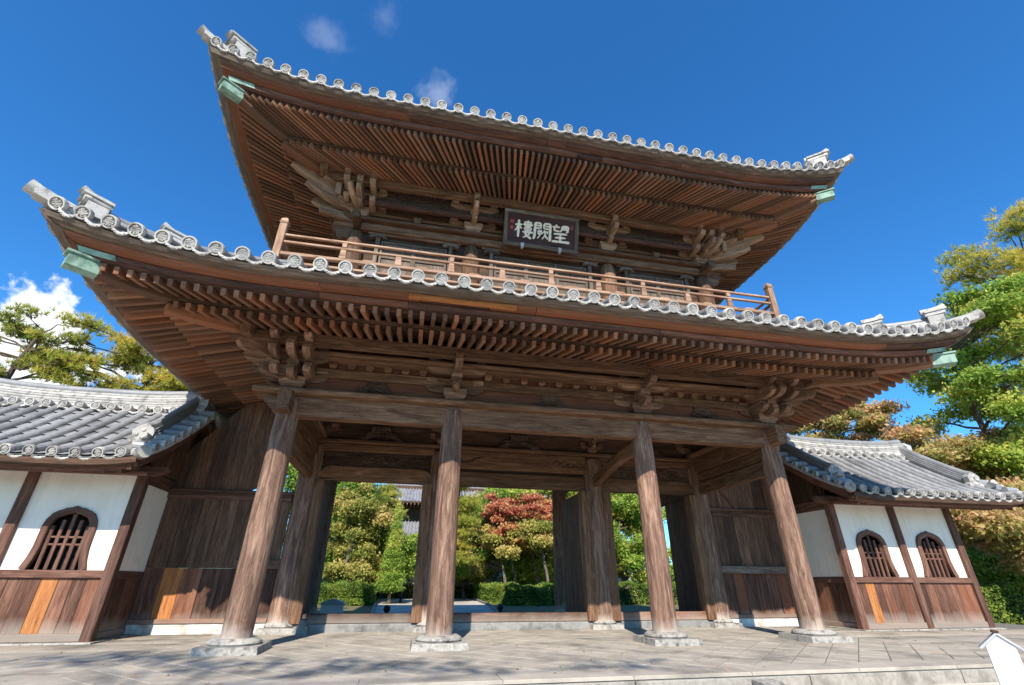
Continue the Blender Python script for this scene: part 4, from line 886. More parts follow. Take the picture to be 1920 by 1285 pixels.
# ------------------------------------------------------------------ side buildings
def katomado(cx, z0, z1, wb, wt):
    """bell-shaped cusped window outline, clockwise from lower left, as (x,z)"""
    h = z1-z0; half = [(wb/2, 0), (wb*.44, .18), (wb*.41, .36), (wt/2, .58), (wt/2*1.0, .70), (wt/2*.93, .80), (wt/2*.78, .885), (wt/2*.60, .925), (wt/2*.50, .935), (wt/2*.34, .965), (wt/2*.16, .972), (0, 1.0)]
    return [(cx-a, z0+b*h) for a, b in half]+[(cx+a, z0+b*h) for a, b in reversed(half[:-1])]
def wing(S, label):
    """S=+1 right, -1 left of the gate"""
    g = empty('side_building', label, 'building', (S*11.0, 0, FZ)); inv = Matrix.Translation((-S*11.0, 0, -FZ))
    def Q(mb, nm, mat, parent=None, smooth=35):
        o = mb.build(nm, mat, g if parent is None else parent, smooth)
        if parent is None: o.matrix_basis = inv
        return o
    X = lambda x: S*x
    x0, x1 = 8.95, 13.12; yf, yb = -1.6, 1.6
    posts = [8.95, 11.03, 13.1]
    # white plaster: front bays with window holes, side wall, back wall
    for i in range(2):
        a, b = posts[i]+.1, posts[i+1]-.1; cx = (posts[i]+posts[i+1])/2
        ol = katomado(cx, 1.365, 2.53, 1.06, .86); z0, z1 = 1.364, 3.35
        # plaster panel around the opening: build as strips from outline to border
        m = MB(); n_ = len(ol)
        outer = []
        for (px, pz) in ol:
            f = (px-cx)/.53; outer.append((a if px < cx-.02 else b if px > cx+.02 else cx, pz))
        V = []
        for (px, pz) in ol: V.append((X(px), yf, pz))
        for (px, pz) in outer: V.append((X(px), yf, pz))
        k = n_//2
        F = [(j, j+1, n_+j+1, n_+j) for j in range(n_-1)]
        V += [(X(a), yf, z1), (X(b), yf, z1), (X(cx), yf, z1)]
        F += [(n_+k-1, k, 2*n_+2, 2*n_), (k, n_+k+1, 2*n_+1, 2*n_+2)]
        m.add(V, F); w_ = Q(m, 'plaster_panel', PLASTER, smooth=0)
        # window: frame, bars, dark inside
        m = MB(); pth = [(X(px), yf-.015, pz) for px, pz in ol]
        sweep(m, pth, cross8(.13, .10, .012), up=(0, 1, 0)); win = Q(m, 'window', W_POST)
        for q in range(5):
            bx = cx-.32+.16*q; top = 1.365+1.165*(1.0-.10*abs(q-2))-.10
            m = MB(); box(m, X(bx)-.034, X(bx)+.034, yf+.005, yf+.055, 1.368, top, .006, 'Z'); m.build('window_bar', W_POST, win)
        for q in (1.84, 1.98):
            m = MB(); box(m, X(cx)-.43, X(cx)+.43, yf+.012, yf+.048, q-.02, q+.02, .005); m.build('window_bar', W_POST, win)
        # beams and boards of the bay
        m = MB(); box(m, X(a), X(b), yf-.085, yf+.06, 1.215, 1.362, .012); Q(m, 'waist_beam', W_POST)
        m = MB(); box(m, X(a), X(b), yf-.07, yf+.06, FZ+.02, FZ+.16, .012); Q(m, 'ground_sill', W_BOARD)
        m = MB(); box(m, X(a), X(b), yf-.06, yf+.06, 3.28, 3.42, .01); Q(m, 'wall_plate', W_POST)
        nb = 7; ws = rng.uniform(.8, 1.3, nb); ws = np.cumsum(ws)/ws.sum(); pv = 0
        for q in range(nb):
            new = (i == 0 and q == (1 if S > 0 else 3))
            m = MB(); box(m, X(a+(b-a)*pv)+.003*S, X(a+(b-a)*ws[q])-.003*S, yf-.03+rng.uniform(-.004, .004), yf+.02, FZ+.162, 1.213, .004, 'Z'); Q(m, 'wall_board', W_NEW if new else W_BOARD); pv = ws[q]
    for q in range(4):
        m = MB(); a = 8.75+(13.35-8.75)*q/4; box(m, X(a+.006), X(a+4.6/4-.006), -1.85, 1.85, FZ-.06, FZ+.018, .012); Q(m, 'foundation_stone', STONE_L)
    m = MB(); box(m, X(x0+.22), X(x1-.1), yf+.30, yf+.32, FZ, 3.4, .004); Q(m, 'room_shade_sheet', DARKV)  # near-black sheet painted as the unlit room behind the windows
    m = MB(); box(m, X(x0), X(x1), yb-.06, yb+.06, FZ, 3.35, .004); Q(m, 'plaster_panel', PLASTER)
    for x in (x0+.13, x1):
        m = MB(); box(m, X(x)-.05, X(x)+.05, yf+.03, yb-.03, 1.364, 3.16, .004, 'Y'); Q(m, 'plaster_panel', PLASTER)
        m = MB(); box(m, X(x)-.08, X(x)+.08, yf+.1, yb-.1, 3.162, 3.44, .012, 'Y'); Q(m, 'wall_plate', W_POST)
        m = MB(); box(m, X(x)-.075, X(x)+.075, yf+.04, yb-.04, 1.215, 1.362, .012, 'Y'); Q(m, 'waist_beam', W_POST)
        m = MB(); box(m, X(x)-.08, X(x)+.08, yf+.1, yb-.1, FZ+.02, FZ+.14, .012, 'Y'); Q(m, 'ground_sill', W_BOARD)
        for q in range(7):
            m = MB(); y0 = yf+.05+3.1*q/7; box(m, X(x)-.04, X(x)+.04, y0+.003, y0+3.1/7-.003, FZ+.142, 1.213, .004, 'Z'); Q(m, 'wall_board', W_BOARD)
        for y in (yb,): m = MB(); box(m, X(x)-.1, X(x)+.1, y-.1, y+.1, FZ, 3.5, .015, 'Z'); Q(m, 'post', W_POST)
    for x in posts:
        m = MB(); box(m, X(x)-.1, X(x)+.1, yf-.1, yf+.1, FZ, 3.44, .015, 'Z'); po = Q(m, 'post', W_POST)
        m = MB(); box(m, X(x)-.15, X(x)+.15, yf-.15, yf+.15, FZ-.03, FZ+.02, .01, 'Z'); m.build('post_stone', STONE_L, po)
        m = MB(); prism(m, [(-.48, .12), (-.40, .03), (-.20, -.03), (.20, -.03), (.40, .03), (.48, .12), (.48, .16), (-.48, .16)], (X(x), yf-.02, 3.30), (1, 0, 0), (0, 0, 1), .17); m.build('boat_bracket', W_POST, po, 0)
    # roof ---------------------------------------------------------------
    xe0, xe1 = 8.42, 14.72; ye = 2.95; zr = lambda y: 3.36+1.92*((ye-abs(y))/ye)**1.22     # tile bed height
    def cl(x): t = max(0, (xe0+1.3-x)/1.3, (x-(xe1-1.3))/1.3); return .13*t*t
    bed = MB()
    for s in (-1, 1):
        grid(bed, lambda a, y: (X(a), y, zr(y)+cl(a)*(abs(y)/ye)), np.linspace(xe0+.12, xe1-.12, 25), np.linspace(s*ye, 0, 11), flip=(s*S > 0))
    roof = Q(bed, 'tiled_roof', TILE)
    dm = disc_mesh(.105).mesh('eave_tile', TILE_L); sp = .395; pm = pan_front(sp-.09).mesh('pan_tile', TILE_L)
    Lr = 2.72
    rm = tile_row_mesh(lambda y: zr(ye-y)-zr(ye), Lr, .088, .34).mesh('tile_row', TILE)
    n = int((xe1-xe0-.75)/sp)+1; xs = [xe0+.46+i*sp for i in range(n)]
    # concave pan tiles between the rows
    U = np.linspace(-1, 1, 7)
    def pan_bed():
        m = MB(); nstep = 9
        for q in range(nstep):
            y0 = ye-Lr*q/nstep; y1 = ye-Lr*(q+1)/nstep
            grid(m, lambda a, f: (a*(sp/2-.03), -(y0+(y1-y0)*f), zr(y0+(y1-y0)*f)-zr(ye)+.045*a*a+.028*(1-f)+.006), U, (0, 1))
        return m
    pb = pan_bed().mesh('pan_row', TILE)
    for i, x in enumerate(xs):
        z = cl(x)
        link('eave_tile', dm, roof, Matrix.Translation((X(x), -ye, 3.445+z)) @ Matrix.Rotation(R(16)+rng.normal(0, .05), 4, 'X') @ Matrix.Rotation(rng.normal(0, .15), 4, 'Y'))
        link('tile_row', rm, roof, Matrix.Translation((X(x), -ye+.02, 3.43+z)))
        if i < n-1:
            link('pan_tile', pm, roof, Matrix.Translation((X(x+sp/2), -ye+.02, 3.415+z)))
            link('pan_row', pb, roof, Matrix.Translation((X(x+sp/2), 0, zr(ye)+z)))
    # eave boards and rafters
    for s in (-1, 1):
        m = MB(); sweep(m, [(X(xe0+.15+(xe1-xe0-.3)*q/16), s*(ye-.12), 3.27+cl(xe0+.15+(xe1-xe0-.3)*q/16)) for q in range(17)], cross8(.20, .13, .01)); Q(m, 'eave_board', W_DARK)
        m = MB(); sweep(m, [(X(xe0+.25+(xe1-xe0-.5)*q/16), s*(ye-.3), 3.20+cl(xe0+.25+(xe1-xe0-.5)*q/16)) for q in range(17)], cross8(.16, .10, .01)); Q(m, 'eave_board', W_POST)
    soff = MB()
    for s in (-1, 1): grid(soff, lambda a, y: (X(a), y, zr(y)-.13), np.linspace(xe0+.2, xe1-.2, 3), np.linspace(s*(ye-.2), 0, 8))
    Q(soff, 'soffit_board', W_DARK)
    nr = 18
    for i in range(nr):
        x = xe0+.5+(xe1-xe0-1.0)*i/(nr-1)
        m = MB(); beam(m, (X(x), yf+.05, 3.50), (X(x), -(ye-.30), 3.165), .07, .085, .006); Q(m, 'rafter', W_POST)
    m = MB(); box(m, X(xe0+.3), X(xe1-.3), yf-.42, yf-.28, 3.22, 3.30, .01); Q(m, 'eave_purlin', W_POST)
    # verge at both gable ends: short tiles laid across, barge boards
    vm = MB(); tube(vm, [(0, 0, 0), (.42, 0, .02)], [.092, .088], 10); vme = vm.mesh('verge_tile', TILE)
    for (xe, dr) in ((xe0, 1), (xe1, -1)):
        for s in (-1, 1):
            for q in range(8):
                y = -(ye-.30-q*.335)*(-s) if False else s*(ye-.32-q*.335)
                if abs(y) < .25: continue
                z = zr(y)+.09+cl(xe)*(abs(y)/ye)
                M = Matrix.Translation((X(xe), y, z)) @ Matrix.Rotation(0 if S*dr > 0 else math.pi, 4, 'Z')
                link('verge_tile', vme, roof, M)
                link('eave_tile', dm, roof, M @ Matrix.Rotation(-math.pi/2, 4, 'Z') @ Matrix.Scale(.86, 4))
            # corner tile
            m = MB(); tube(m, [(X(xe+dr*.40), s*(ye-.36), 3.56), (X(xe+dr*.18), s*(ye-.12), 3.50), (X(xe-dr*.0), s*(ye+.06), 3.52)], [.11, .12, .13], 12); m.build('corner_tile', TILE_L, roof)
            pth = [(X(xe+dr*.20), s*(ye-.10-(ye-.1)*q/10), zr(ye-.10-(ye-.1)*q/10)-.17+cl(xe)*(1-q/10)) for q in range(11)]
            m = MB(); sweep(m, pth, cross8(.10, .24, .012)); Q(m, 'barge_board', W_POST)
            pth = [(p[0]+X(dr*.07)-0, p[1], p[2]-.10) for p in pth]
            m = MB(); sweep(m, pth, cross8(.08, .16, .012)); Q(m, 'barge_board', W_DARK)
            # edge pan under the verge tiles
            m = MB(); sweep(m, [(X(xe+dr*.06), s*(ye-.02-(ye-.05)*q/10), zr(ye-.02-(ye-.05)*q/10)-.02+cl(xe)*(1-q/10)) for q in range(11)], cross8(.10, .07, .01)); m.build('verge_edge', TILE_L, roof)
            # descending ridge
            xd = xe+dr*.62
            for k, (w2, a, b) in enumerate(((.36, .06, .14), (.30, .145, .21), (.26, .215, .28))):
                m = MB(); sweep(m, [(X(xd), s*(1.95-1.9*q/10), zr(1.95-1.9*q/10)+(a+b)/2+.08) for q in range(11)], cross8(w2, b-a, .012)); m.build('ridge_course', TILE, roof)
            m = MB(); tube(m, [(X(xd), s*(2.05-2.0*q/10), zr(2.05-2.0*q/10)+.40+.05*max(0, 1-q)) for q in range(11)], .10, 10); m.build('ridge_cap', TILE, roof)
            m = MB(); xo, yo = X(xd), s*2.02; zo = zr(2.02)
            prism(m, [(-.24, 0), (.24, 0), (.27, .10), (.20, .18), (.23, .34), (.10, .44), (0, .48), (-.10, .44), (-.23, .34), (-.20, .18), (-.27, .10)], (xo, yo, zo+.02), (1, 0, 0), (0, 0, 1), .16); o = m.build('ogre_tile', TILE_L, roof, 0)
            for (dx, dz, r_) in ((-.12, .25, .05), (.12, .25, .05), (0, .14, .075), (-.2, .08, .06), (.2, .08, .06), (0, .36, .05)):
                m = MB(); lathe(m, [(0.001, -r_*.8), (r_*.7, -r_*.5), (r_, 0)], (xo+dx, yo+s*(.08) if s > 0 else yo-.08, zo+dz), 8, 'Y' ); m.build('ogre_feature', TILE_L, roof)
            # lion figure below the ridge end
            m = MB(); tube(m, [(X(xd-dr*.22), s*2.22, zr(2.22)+.12), (X(xd-dr*.25), s*2.32, zr(2.3)+.26), (X(xd-dr*.22), s*2.42, zr(2.4)+.36), (X(xd-dr*.2), s*2.52, zr(2.5)+.34)], [.08, .11, .09, .03], 9); m.build('roof_lion', TILE_L, roof)
    # main ridge
    hh = .0
    for k, (w2, a, b) in enumerate(((.52, 5.17, 5.25), (.46, 5.255, 5.32), (.42, 5.325, 5.39), (.40, 5.395, 5.46), (.38, 5.465, 5.53), (.36, 5.535, 5.60))):
        m = MB(); sweep(m, [(X(xe0+.45+(xe1-xe0-.9)*q/12), 0, (a+b)/2+.16*abs(q/6-1)**3) for q in range(13)], cross8(w2, b-a, .012)); m.build('ridge_course', TILE_L, roof)
    m = MB(); tube(m, [(X(xe0+.40+(xe1-xe0-.8)*q/12), 0, 5.68+.16*abs(q/6-1)**3) for q in range(13)], .10, 12); m.build('ridge_cap', TILE, roof)
    for i in range(int((xe1-xe0-1.6)/.36)):
        x = xe0+.95+i*.36
        link('ridge_disc', dm, roof, Matrix.Translation((X(x), -.46, 5.16)))
        link('ridge_disc_tile', vme, roof, Matrix.Translation((X(x), -.45, 5.15)) @ Matrix.Rotation(math.pi/2, 4, 'Z'))
        link('pan_tile', pm, roof, Matrix.Translation((X(x+.18), -.45, 5.13)))
    for xe, dr in ((xe0, 1), (xe1, -1)):
        m = MB(); prism(m, [(-.34, -.05), (.34, -.05), (.38, .15), (.28, .28), (.3, .5), (.16, .62), (0, .70), (-.16, .62), (-.3, .5), (-.28, .28), (-.38, .15)], (X(xe+dr*.36), 0, 5.12), (0, 1, 0), (0, 0, 1), .2); m.build('ridge_end_tile', TILE_L, roof, 0)
    # gable wall under the verge
    for x in (x0, x1):
        m = MB(); o = [(y, zr(y)-.14) for y in np.linspace(-1.55, 1.55, 13)]; prism(m, [(-1.55, 3.45)]+o+[(1.55, 3.45)], (X(x), 0, 0), (0, 1, 0), (0, 0, 1), .08); m.G[-1] = m.G[-1][:, [1, 0, 2]]; Q(m, 'gable_wall', W_DARK, smooth=0)
    return g
wing(-1, 'white plastered side building with a bell-shaped lattice window left of the gate')
wing(1, 'white plastered side building with two bell-shaped lattice windows right of the gate')

# ------------------------------------------------------------------ boarded walls joining gate and side buildings
def partition(S, label):
    g = empty('boarded_wall', label, 'wall', (S*7.4, 0, FZ)); inv = Matrix.Translation((-S*7.4, 0, -FZ))
    def Q(mb, nm, mat): o = mb.build(nm, mat, g); o.matrix_basis = inv; return o
    a, b = 6.10, 9.02
    m = MB(); box(m, S*a, S*b, -.07, .07, FZ-.02, .30, .01); Q(m, 'plaster_base', PLASTER_OLD)
    m = MB(); box(m, S*a, S*b, -.10, .10, .302, .40, .012); Q(m, 'ground_sill', W_BOARD)
    nb = 8 if S > 0 else 7
    for q in range(nb):
        x0 = a+(b-a)*q/nb; x1 = a+(b-a)*(q+1)/nb
        new = (S < 0 and q == 5) or (S > 0 and q == 6)
        off = rng.uniform(-.006, .006)
        m = MB(); box(m, S*(x0+.004), S*(x1-.004), -.03+off, .02, .402, 1.45, .004, 'Z'); Q(m, 'wall_board', W_NEW if new else W_BOARD)
        m = MB(); box(m, S*(x0+.004), S*(x1-.004), -.03+off, .02, 1.452, 3.03, .004, 'Z'); Q(m, 'wall_board', W_UBRD)
        if S > 0: m = MB(); box(m, S*x1-.02, S*x1+.02, -.055, -.0365, .402, 1.44, .004, 'Z'); Q(m, 'batten', W_POST)
    m = MB(); box(m, S*a, S*b, -.09, .09, 3.032, 3.13, .012); Q(m, 'wall_plate', W_POST)
    m = MB(); box(m, S*(a-.05), S*b, -.14, .14, 3.19, 3.27, .02); Q(m, 'wall_cap', W_POST)
    m = MB(); box(m, S*a, S*b, -.10, .10, 3.132, 3.188, .01); Q(m, 'wall_plate', W_DARK)
    m = MB(); box(m, S*(a-.1), S*b if S > 0 else S*(a+1.0), -.16, -.037, 1.44, 1.64, .012); Q(m, 'waist_rail', W_GREY if S > 0 else W_POST)
    # upper boarding between the roofs, cut slantwise at both ends
    n = 7; xa, xb = (6.45 if S < 0 else 6.0), 9.0
    top = lambda x: min(6.0, 5.9)
    lo = lambda x: 3.272 if x < 8.7 else 3.272
    for q in range(n):
        x0 = xa+(xb-xa)*q/n; x1 = xa+(xb-xa)*(q+1)/n
        cut = lambda x: 5.85-max(0, x-7.6)*1.25
        pz = [(S*(x0+.004), 3.272+max(0, 6.95-x0)*1.3*(S < 0)), (S*(x1-.004), 3.272+max(0, 6.95-x1)*1.3*(S < 0)), (S*(x1-.004), max(3.4, cut(x1))), (S*(x0+.004), max(3.4, cut(x0)))]
        m = MB(); V = []; k = 4
        prism(m, pz if S > 0 else [pz[1], pz[0], pz[3], pz[2]], (0, rng.uniform(-.004, .004), 0), (1, 0, 0), (0, 0, 1), .04)
        m.G[-1] = m.G[-1][:, [1, 0, 2]]; Q(m, 'wall_board', W_UBRD)
    m = MB(); beam(m, (S*6.45, -.05, 3.95), (S*6.98, -.05, 3.27), .05, .08, .01); Q(m, 'batten', W_POST)
    return g
partition(-1, 'dark boarded wall with one bright orange plank beside the left corner column')
partition(1, 'dark boarded wall with a pale waist rail beside the right corner column')

# ------------------------------------------------------------------ small things
# notice post, white with a little gabled roof
g = empty('notice_post', 'white notice board post with a small pitched roof at the platform edge', 'sign', (3.09, -9.2, -.12))
def Qn(mb, nm, mat): o = mb.build(nm, mat, g, 0); o.matrix_basis = Matrix.Rotation(R(-44), 4, 'Z'); return o
m = MB(); prism(m, [(-.115, 0), (.115, 0), (.115, .735), (0, .83), (-.115, .735)], (0, 0, 0), (1, 0, 0), (0, 0, 1), .06); Qn(m, 'sign_board', WHITE)
for s in (-1, 1): m = MB(); beam(m, (s*.17, 0, .71), (0, 0, .85), .10, .022, .004); Qn(m, 'sign_roof', METAL)
m = MB(); beam(m, (0, -.055, .866), (0, .055, .866), .05, .02, .004); Qn(m, 'sign_ridge', W_DARK)
# wooden stake at the right
m = MB(); sweep(m, [(14.95, -2.3, -.12), (14.95, -2.3, .86)], cross8(.14, .10, .01), up=(0, 1, 0)); sweep(m, [(14.95, -2.3, .86), (14.95, -2.3, .90)], cross8(.12, .08, .02), up=(0, 1, 0))
tag(m.build('wooden_stake', W_GREY), 'short grey wooden stake in front of the hedge at far right', 'stake')
# two dark low lamps flanking the garden path, small white box sign by the left hedge, knob stone by the middle column
for (x, y, lab) in ((-3.55, 8.6, 'small black path lamp at the left edge of the garden path'), (1.25, 9.3, 'small black path lamp at the right edge of the garden path')):
    m = MB(); lathe(m, [(.09, -.12), (.09, .10), (.13, .12), (.15, .2), (.13, .3), (.06, .34)], (x, y, 0), 14); tag(m.build('path_lamp', BLACK), lab, 'lamp')
g = empty('box_sign', 'small white box sign with a low pitched lid beside the left hedge', 'sign', (-5.55, 7.6, -.12))
m = MB(); box(m, -.40, .40, -.2, .2, 0, .52, .01); o = m.build('sign_box', WHITE, g)
m = MB(); prism(m, [(-.46, .522), (.46, .522), (.40, .60), (0, .72), (-.40, .60)], (0, 0, 0), (1, 0, 0), (0, 0, 1), .5); m.build('sign_lid', METAL, g, 0)
m = MB(); frustum(m, (-5.22, -.42), .28, .24, .24, .2, FZ, FZ+.16); lathe(m, [(.07, FZ+.16), (.09, FZ+.2), (.09, FZ+.27), (.05, FZ+.31)], (-5.22, -.42, 0), 12)
tag(m.build('stone_stub', STONE), 'small dark stone stub at the foot of the left middle column', 'stone')

# ------------------------------------------------------------------ background hall and garden wall
h = empty('far_hall', 'large far temple hall with two tiers of grey tiled roof seen through the doorway', 'building', (4, 58, -.12)); hin = Matrix.Translation((-4, -58, .12))
def Qh(mb, nm, mat, parent=None):
    o = mb.build(nm, mat, h if parent is None else parent); 
    if parent is None: o.matrix_basis = hin
    return o
Yh = 58
def tier(x0, x1, y0, z0, z1, run, nm):
    m = MB(); grid(m, lambda a, f: (a+(run*.55*f if a < 4 else -run*.55*f) , y0+run*f, z0+(z1-z0)*(f*.8+.2*f*f)+(.25*max(0, (abs(a-(x0+x1)/2)/((x1-x0)/2)-.6))*(1-f))), np.linspace(x0, x1, 41), np.linspace(0, 1, 6)); r_ = Qh(m, nm, TILE)
    n = int((x1-x0)/.42); mt = MB(); tube(mt, [(0, run*f, (z1-z0)*(f*.8+.2*f*f)+.05) for f in np.linspace(0, 1, 6)], .10, 6); me = mt.mesh('tile_row', TILE)
    for i in range(min(n, 90)):
        x = x0+.2+i*.42; f = min(1, max(.1, min(x-x0, x1-x)/(run*.55)))
        link('tile_row', me, r_, Matrix.Translation((x, y0, z0)) @ Matrix.Diagonal((1, f, f, 1)))
    m = MB(); box(m, x0+.1, x1-.1, y0-.02, y0+.2, z0-.22, z0-.03, .02); Qh(m, 'eave_board', W_DARK)
    for i in range(int((x1-x0)/.5)): m = MB(); box(m, x0+.3+i*.5, x0+.42+i*.5, y0, y0+3.0, z0-.42, z0-.26, .01, 'Y'); m.build('rafter', W_TAIL, r_)
tier(-9.2, 22, Yh-4, 10.9, 20, 13, 'upper_roof'); tier(-11.5, 24, Yh-7.5, 6.0, 8.4, 5, 'lower_roof')
m = MB(); box(m, -5.8, 19, Yh-.5, Yh+8, 8.2, 13.5, .02); Qh(m, 'upper_wall', W_DARK)
m = MB(); box(m, -8, 21, Yh-3.2, Yh+12, -.12, 6.2, .02); Qh(m, 'lower_wall', W_DARK)
for i in range(12): m = MB(); box(m, -8+i*2.6, -7.6+i*2.6, Yh-3.45, Yh-3.15, -.12, 5.9, .03, 'Z'); Qh(m, 'column', W_MAIN)
gw = empty('garden_wall', 'long low garden wall of reddish boards below white plaster beyond the path', 'wall', (0, 36, -.12)); win_ = Matrix.Translation((0, -36, .12))
for i in range(48):
    x = -24+i*.9; m = MB(); box(m, x+.01, x+.89, 36, 36.06, -.1, .98, .008, 'Z'); o = m.build('wall_board', W_NEW if rng.random() < .12 else W_EAVE, gw); o.matrix_basis = win_
m = MB(); box(m, -24, 19.2, 36.02, 36.2, .982, 1.55, .01); o = m.build('plaster_panel', PLASTER, gw); o.matrix_basis = win_
for i in range(17):
    x = -24+i*2.7; m = MB(); box(m, x-.08, x+.08, 35.92, 36.1, -.1, 1.55, .01, 'Z'); o = m.build('post', W_POST, gw); o.matrix_basis = win_
m = MB(); prism(m, [(-.6, 1.56), (.6, 1.56), (.5, 1.64), (0, 1.95), (-.5, 1.64)], (-2.4, 36.1, 0), (0, 1, 0), (0, 0, 1), 43.5); o = m.build('tiled_coping', TILE, gw, 0); o.matrix_basis = win_

# ------------------------------------------------------------------ trees, hedges
def quads(pos, nrm, size, asp=.6, tint=None, tri=False):
    """numpy cloud of leaf faces"""
    n = len(pos); a = rng.normal(size=(n, 3)); a -= (a*nrm).sum(1, keepdims=True)*nrm; a /= np.linalg.norm(a, axis=1, keepdims=True)+1e-9
    b = np.cross(nrm, a); s = size[:, None]
    return np.stack([pos-a*s*.5, pos+b*s*asp*.5-a*s*.05, pos+a*s*.5, pos-b*s*asp*.5-a*s*.05], 1)
def mesh_from_faces(name, V, mat, tint):
    n, k = V.shape[:2]; me = bpy.data.meshes.new(name); me.vertices.add(n*k); me.vertices.foreach_set('co', V.reshape(-1).astype(np.float32))
    me.loops.add(n*k); me.loops.foreach_set('vertex_index', np.arange(n*k, dtype=np.int32)); me.polygons.add(n)
    me.polygons.foreach_set('loop_start', np.arange(0, n*k, k, dtype=np.int32)); me.polygons.foreach_set('loop_total', np.full(n, k, dtype=np.int32))
    a = me.attributes.new('tint', 'FLOAT', 'POINT'); a.data.foreach_set('value', np.repeat(tint, k).astype(np.float32))
    me.update(calc_edges=True); me.materials.append(mat); return me
def blob_points(blobs, n):
    w_ = np.array([b[1][0]*b[1][1]*b[1][2] for b in blobs])**.75; w_ /= w_.sum(); P_, T_, I_ = [], [], []
    for i, (c, r_) in enumerate(blobs):
        k = max(12, int(n*w_[i])); d = rng.normal(size=(k, 3)); d /= np.linalg.norm(d, axis=1, keepdims=True)
        rad = rng.random(k)**.45
        # lumpy outline
        ph = rng.random(3)*6; lump = 1+.22*np.sin(d[:, 0]*5+ph[0])*np.sin(d[:, 1]*5+ph[1])+.15*np.sin(d[:, 2]*7+ph[2])
        P_.append(np.array(c)+d*np.array(r_)*(rad*lump)[:, None]); T_.append(np.clip(rng.normal(.42, .14)+rng.normal(0, .16, k)+.15*d[:, 2], 0, 1)); I_.append(np.full(k, i))
    return np.concatenate(P_), np.concatenate(T_), np.concatenate(I_)
def limbs(m, base, trunk, blobs, r0, twig=True, forks=3):
    path = [Vector(base)]+[Vector(t) for t in trunk]; n = len(path)
    # smooth trunk
    pts = []; rad = []
    for i in range(n-1):
        for q in range(4): f = q/4; pts.append(path[i].lerp(path[i+1], f)+Vector(rng.normal(0, r0*.12, 3))); rad.append(r0*(1-.75*(i+f)/(n-1))*(1.35 if i+q == 0 else 1))
    pts.append(path[-1]); rad.append(r0*.25); tube(m, pts, rad, 9)
    for (c, r_) in blobs:
        c = Vector(c); best = min(range(len(pts)), key=lambda i: (pts[i]-c).length+max(0, pts[i].z-c.z+.2)*2.5)
        p = pts[best]; mid = p.lerp(c, .5)+Vector((rng.normal(0, .15), rng.normal(0, .15), .12*(c-p).length*rng.uniform(-.6, 1))); rr_ = max(.018, min(rad[best]*.6, .035+.03*(c-p).length*.4))
        tube(m, [p, p.lerp(mid, .5)+Vector(rng.normal(0, .06, 3)), mid, mid.lerp(c, .55)+Vector(rng.normal(0, .08, 3)), c], [rr_, rr_*.85, rr_*.7, rr_*.5, rr_*.3], 6)
        for q in range(forks):
            d = Vector(rng.normal(size=3)); d.z *= .4; d = d.normalized(); e = c+Vector((d.x*r_[0], d.y*r_[1], d.z*r_[2]))*.85
            tube(m, [mid.lerp(c, .5), c.lerp(e, .4)+Vector((0, 0, .05)), e], [rr_*.5, rr_*.32, rr_*.1], 5)
def tree(name, label, base, trunk, blobs, n, mat, r0=.16, leaf=.14, bark=BARK, cat='tree', group=None, asp=.6, tshift=0):
    t = empty(name, label, cat, base, group); inv = Matrix.Translation(-Vector(base))
    m = MB(); limbs(m, base, trunk, blobs, r0); o = m.build('trunk', bark, t); o.matrix_basis = inv
    P_, T_, I_ = blob_points(blobs, n)
    nr = rng.normal(size=P_.shape)+np.array([0, -.35, .7]); nr /= np.linalg.norm(nr, axis=1, keepdims=True)
    sz = leaf*(.6+.8*rng.random(len(P_)))
    # each leaf point becomes a sprig of three
    V = []; T2 = []
    for q in range(3):
        pp = P_+rng.normal(0, leaf*.55, P_.shape); n2 = nr+rng.normal(0, .5, nr.shape); n2 /= np.linalg.norm(n2, axis=1, keepdims=True)
        V.append(quads(pp, n2, sz, asp)); T2.append(np.clip(T_+tshift+rng.normal(0, .08, len(T_)), 0, 1))
    me = mesh_from_faces('crown', np.concatenate(V), mat, np.concatenate(T2)); o = link('crown', me, t); o.matrix_basis = inv
    return t
def pine(name, label, base, trunk, blobs, n, r0=.2, needle=.22, k=12, mat=None, tshift=0, group=None):
    t = empty(name, label, 'tree', base, group); inv = Matrix.Translation(-Vector(base))
    m = MB(); limbs(m, base, trunk, blobs, r0, forks=7); o = m.build('trunk', BARK, t); o.matrix_basis = inv
    P_, T_, I_ = blob_points(blobs, n); N_ = len(P_)
    ax = rng.normal(size=(N_, 3))*.45+np.array([0, 0, 1.0]); ax /= np.linalg.norm(ax, axis=1, keepdims=True)
    d = ax[:, None, :]+rng.normal(size=(N_, k, 3))*.62; d /= np.linalg.norm(d, axis=2, keepdims=True)
    L = needle*(.7+.6*rng.random((N_, k, 1))); sd = np.cross(d, rng.normal(size=(N_, k, 3))); sd /= np.linalg.norm(sd, axis=2, keepdims=True)+1e-9
    p0 = P_[:, None, :]; wv = needle*.055
    V = np.stack([p0+sd*wv, p0-sd*wv, p0+d*L], 2).reshape(-1, 3, 3)
    T2 = np.repeat(T_+tshift, k)+rng.normal(0, .07, N_*k)
    me = mesh_from_faces('crown', V, mat or PINE, np.clip(T2, 0, 1)); o = link('crown', me, t); o.matrix_basis = inv
    return t
def pads(c, sp, n, r_):
    return [((c[0]+rng.uniform(-sp[0], sp[0]), c[1]+rng.uniform(-sp[1], sp[1]), c[2]+rng.uniform(-sp[2], sp[2])), tuple(np.array(r_)*rng.uniform(.7, 1.25))) for _ in range(n)]
G0 = -.12
CX, CY, CZ = -3.08, -13.84, 1.19
def far(k, base, trunk, blobs):
    f = lambda q: (CX+(q[0]-CX)*k, CY+(q[1]-CY)*k, CZ+(q[2]-CZ)*k)
    b = f(base); return (b[0], b[1], G0), [f(q) for q in trunk], [(f(c), tuple(x*k for x in r_)) for c, r_ in blobs]
_tree, _pine = tree, pine
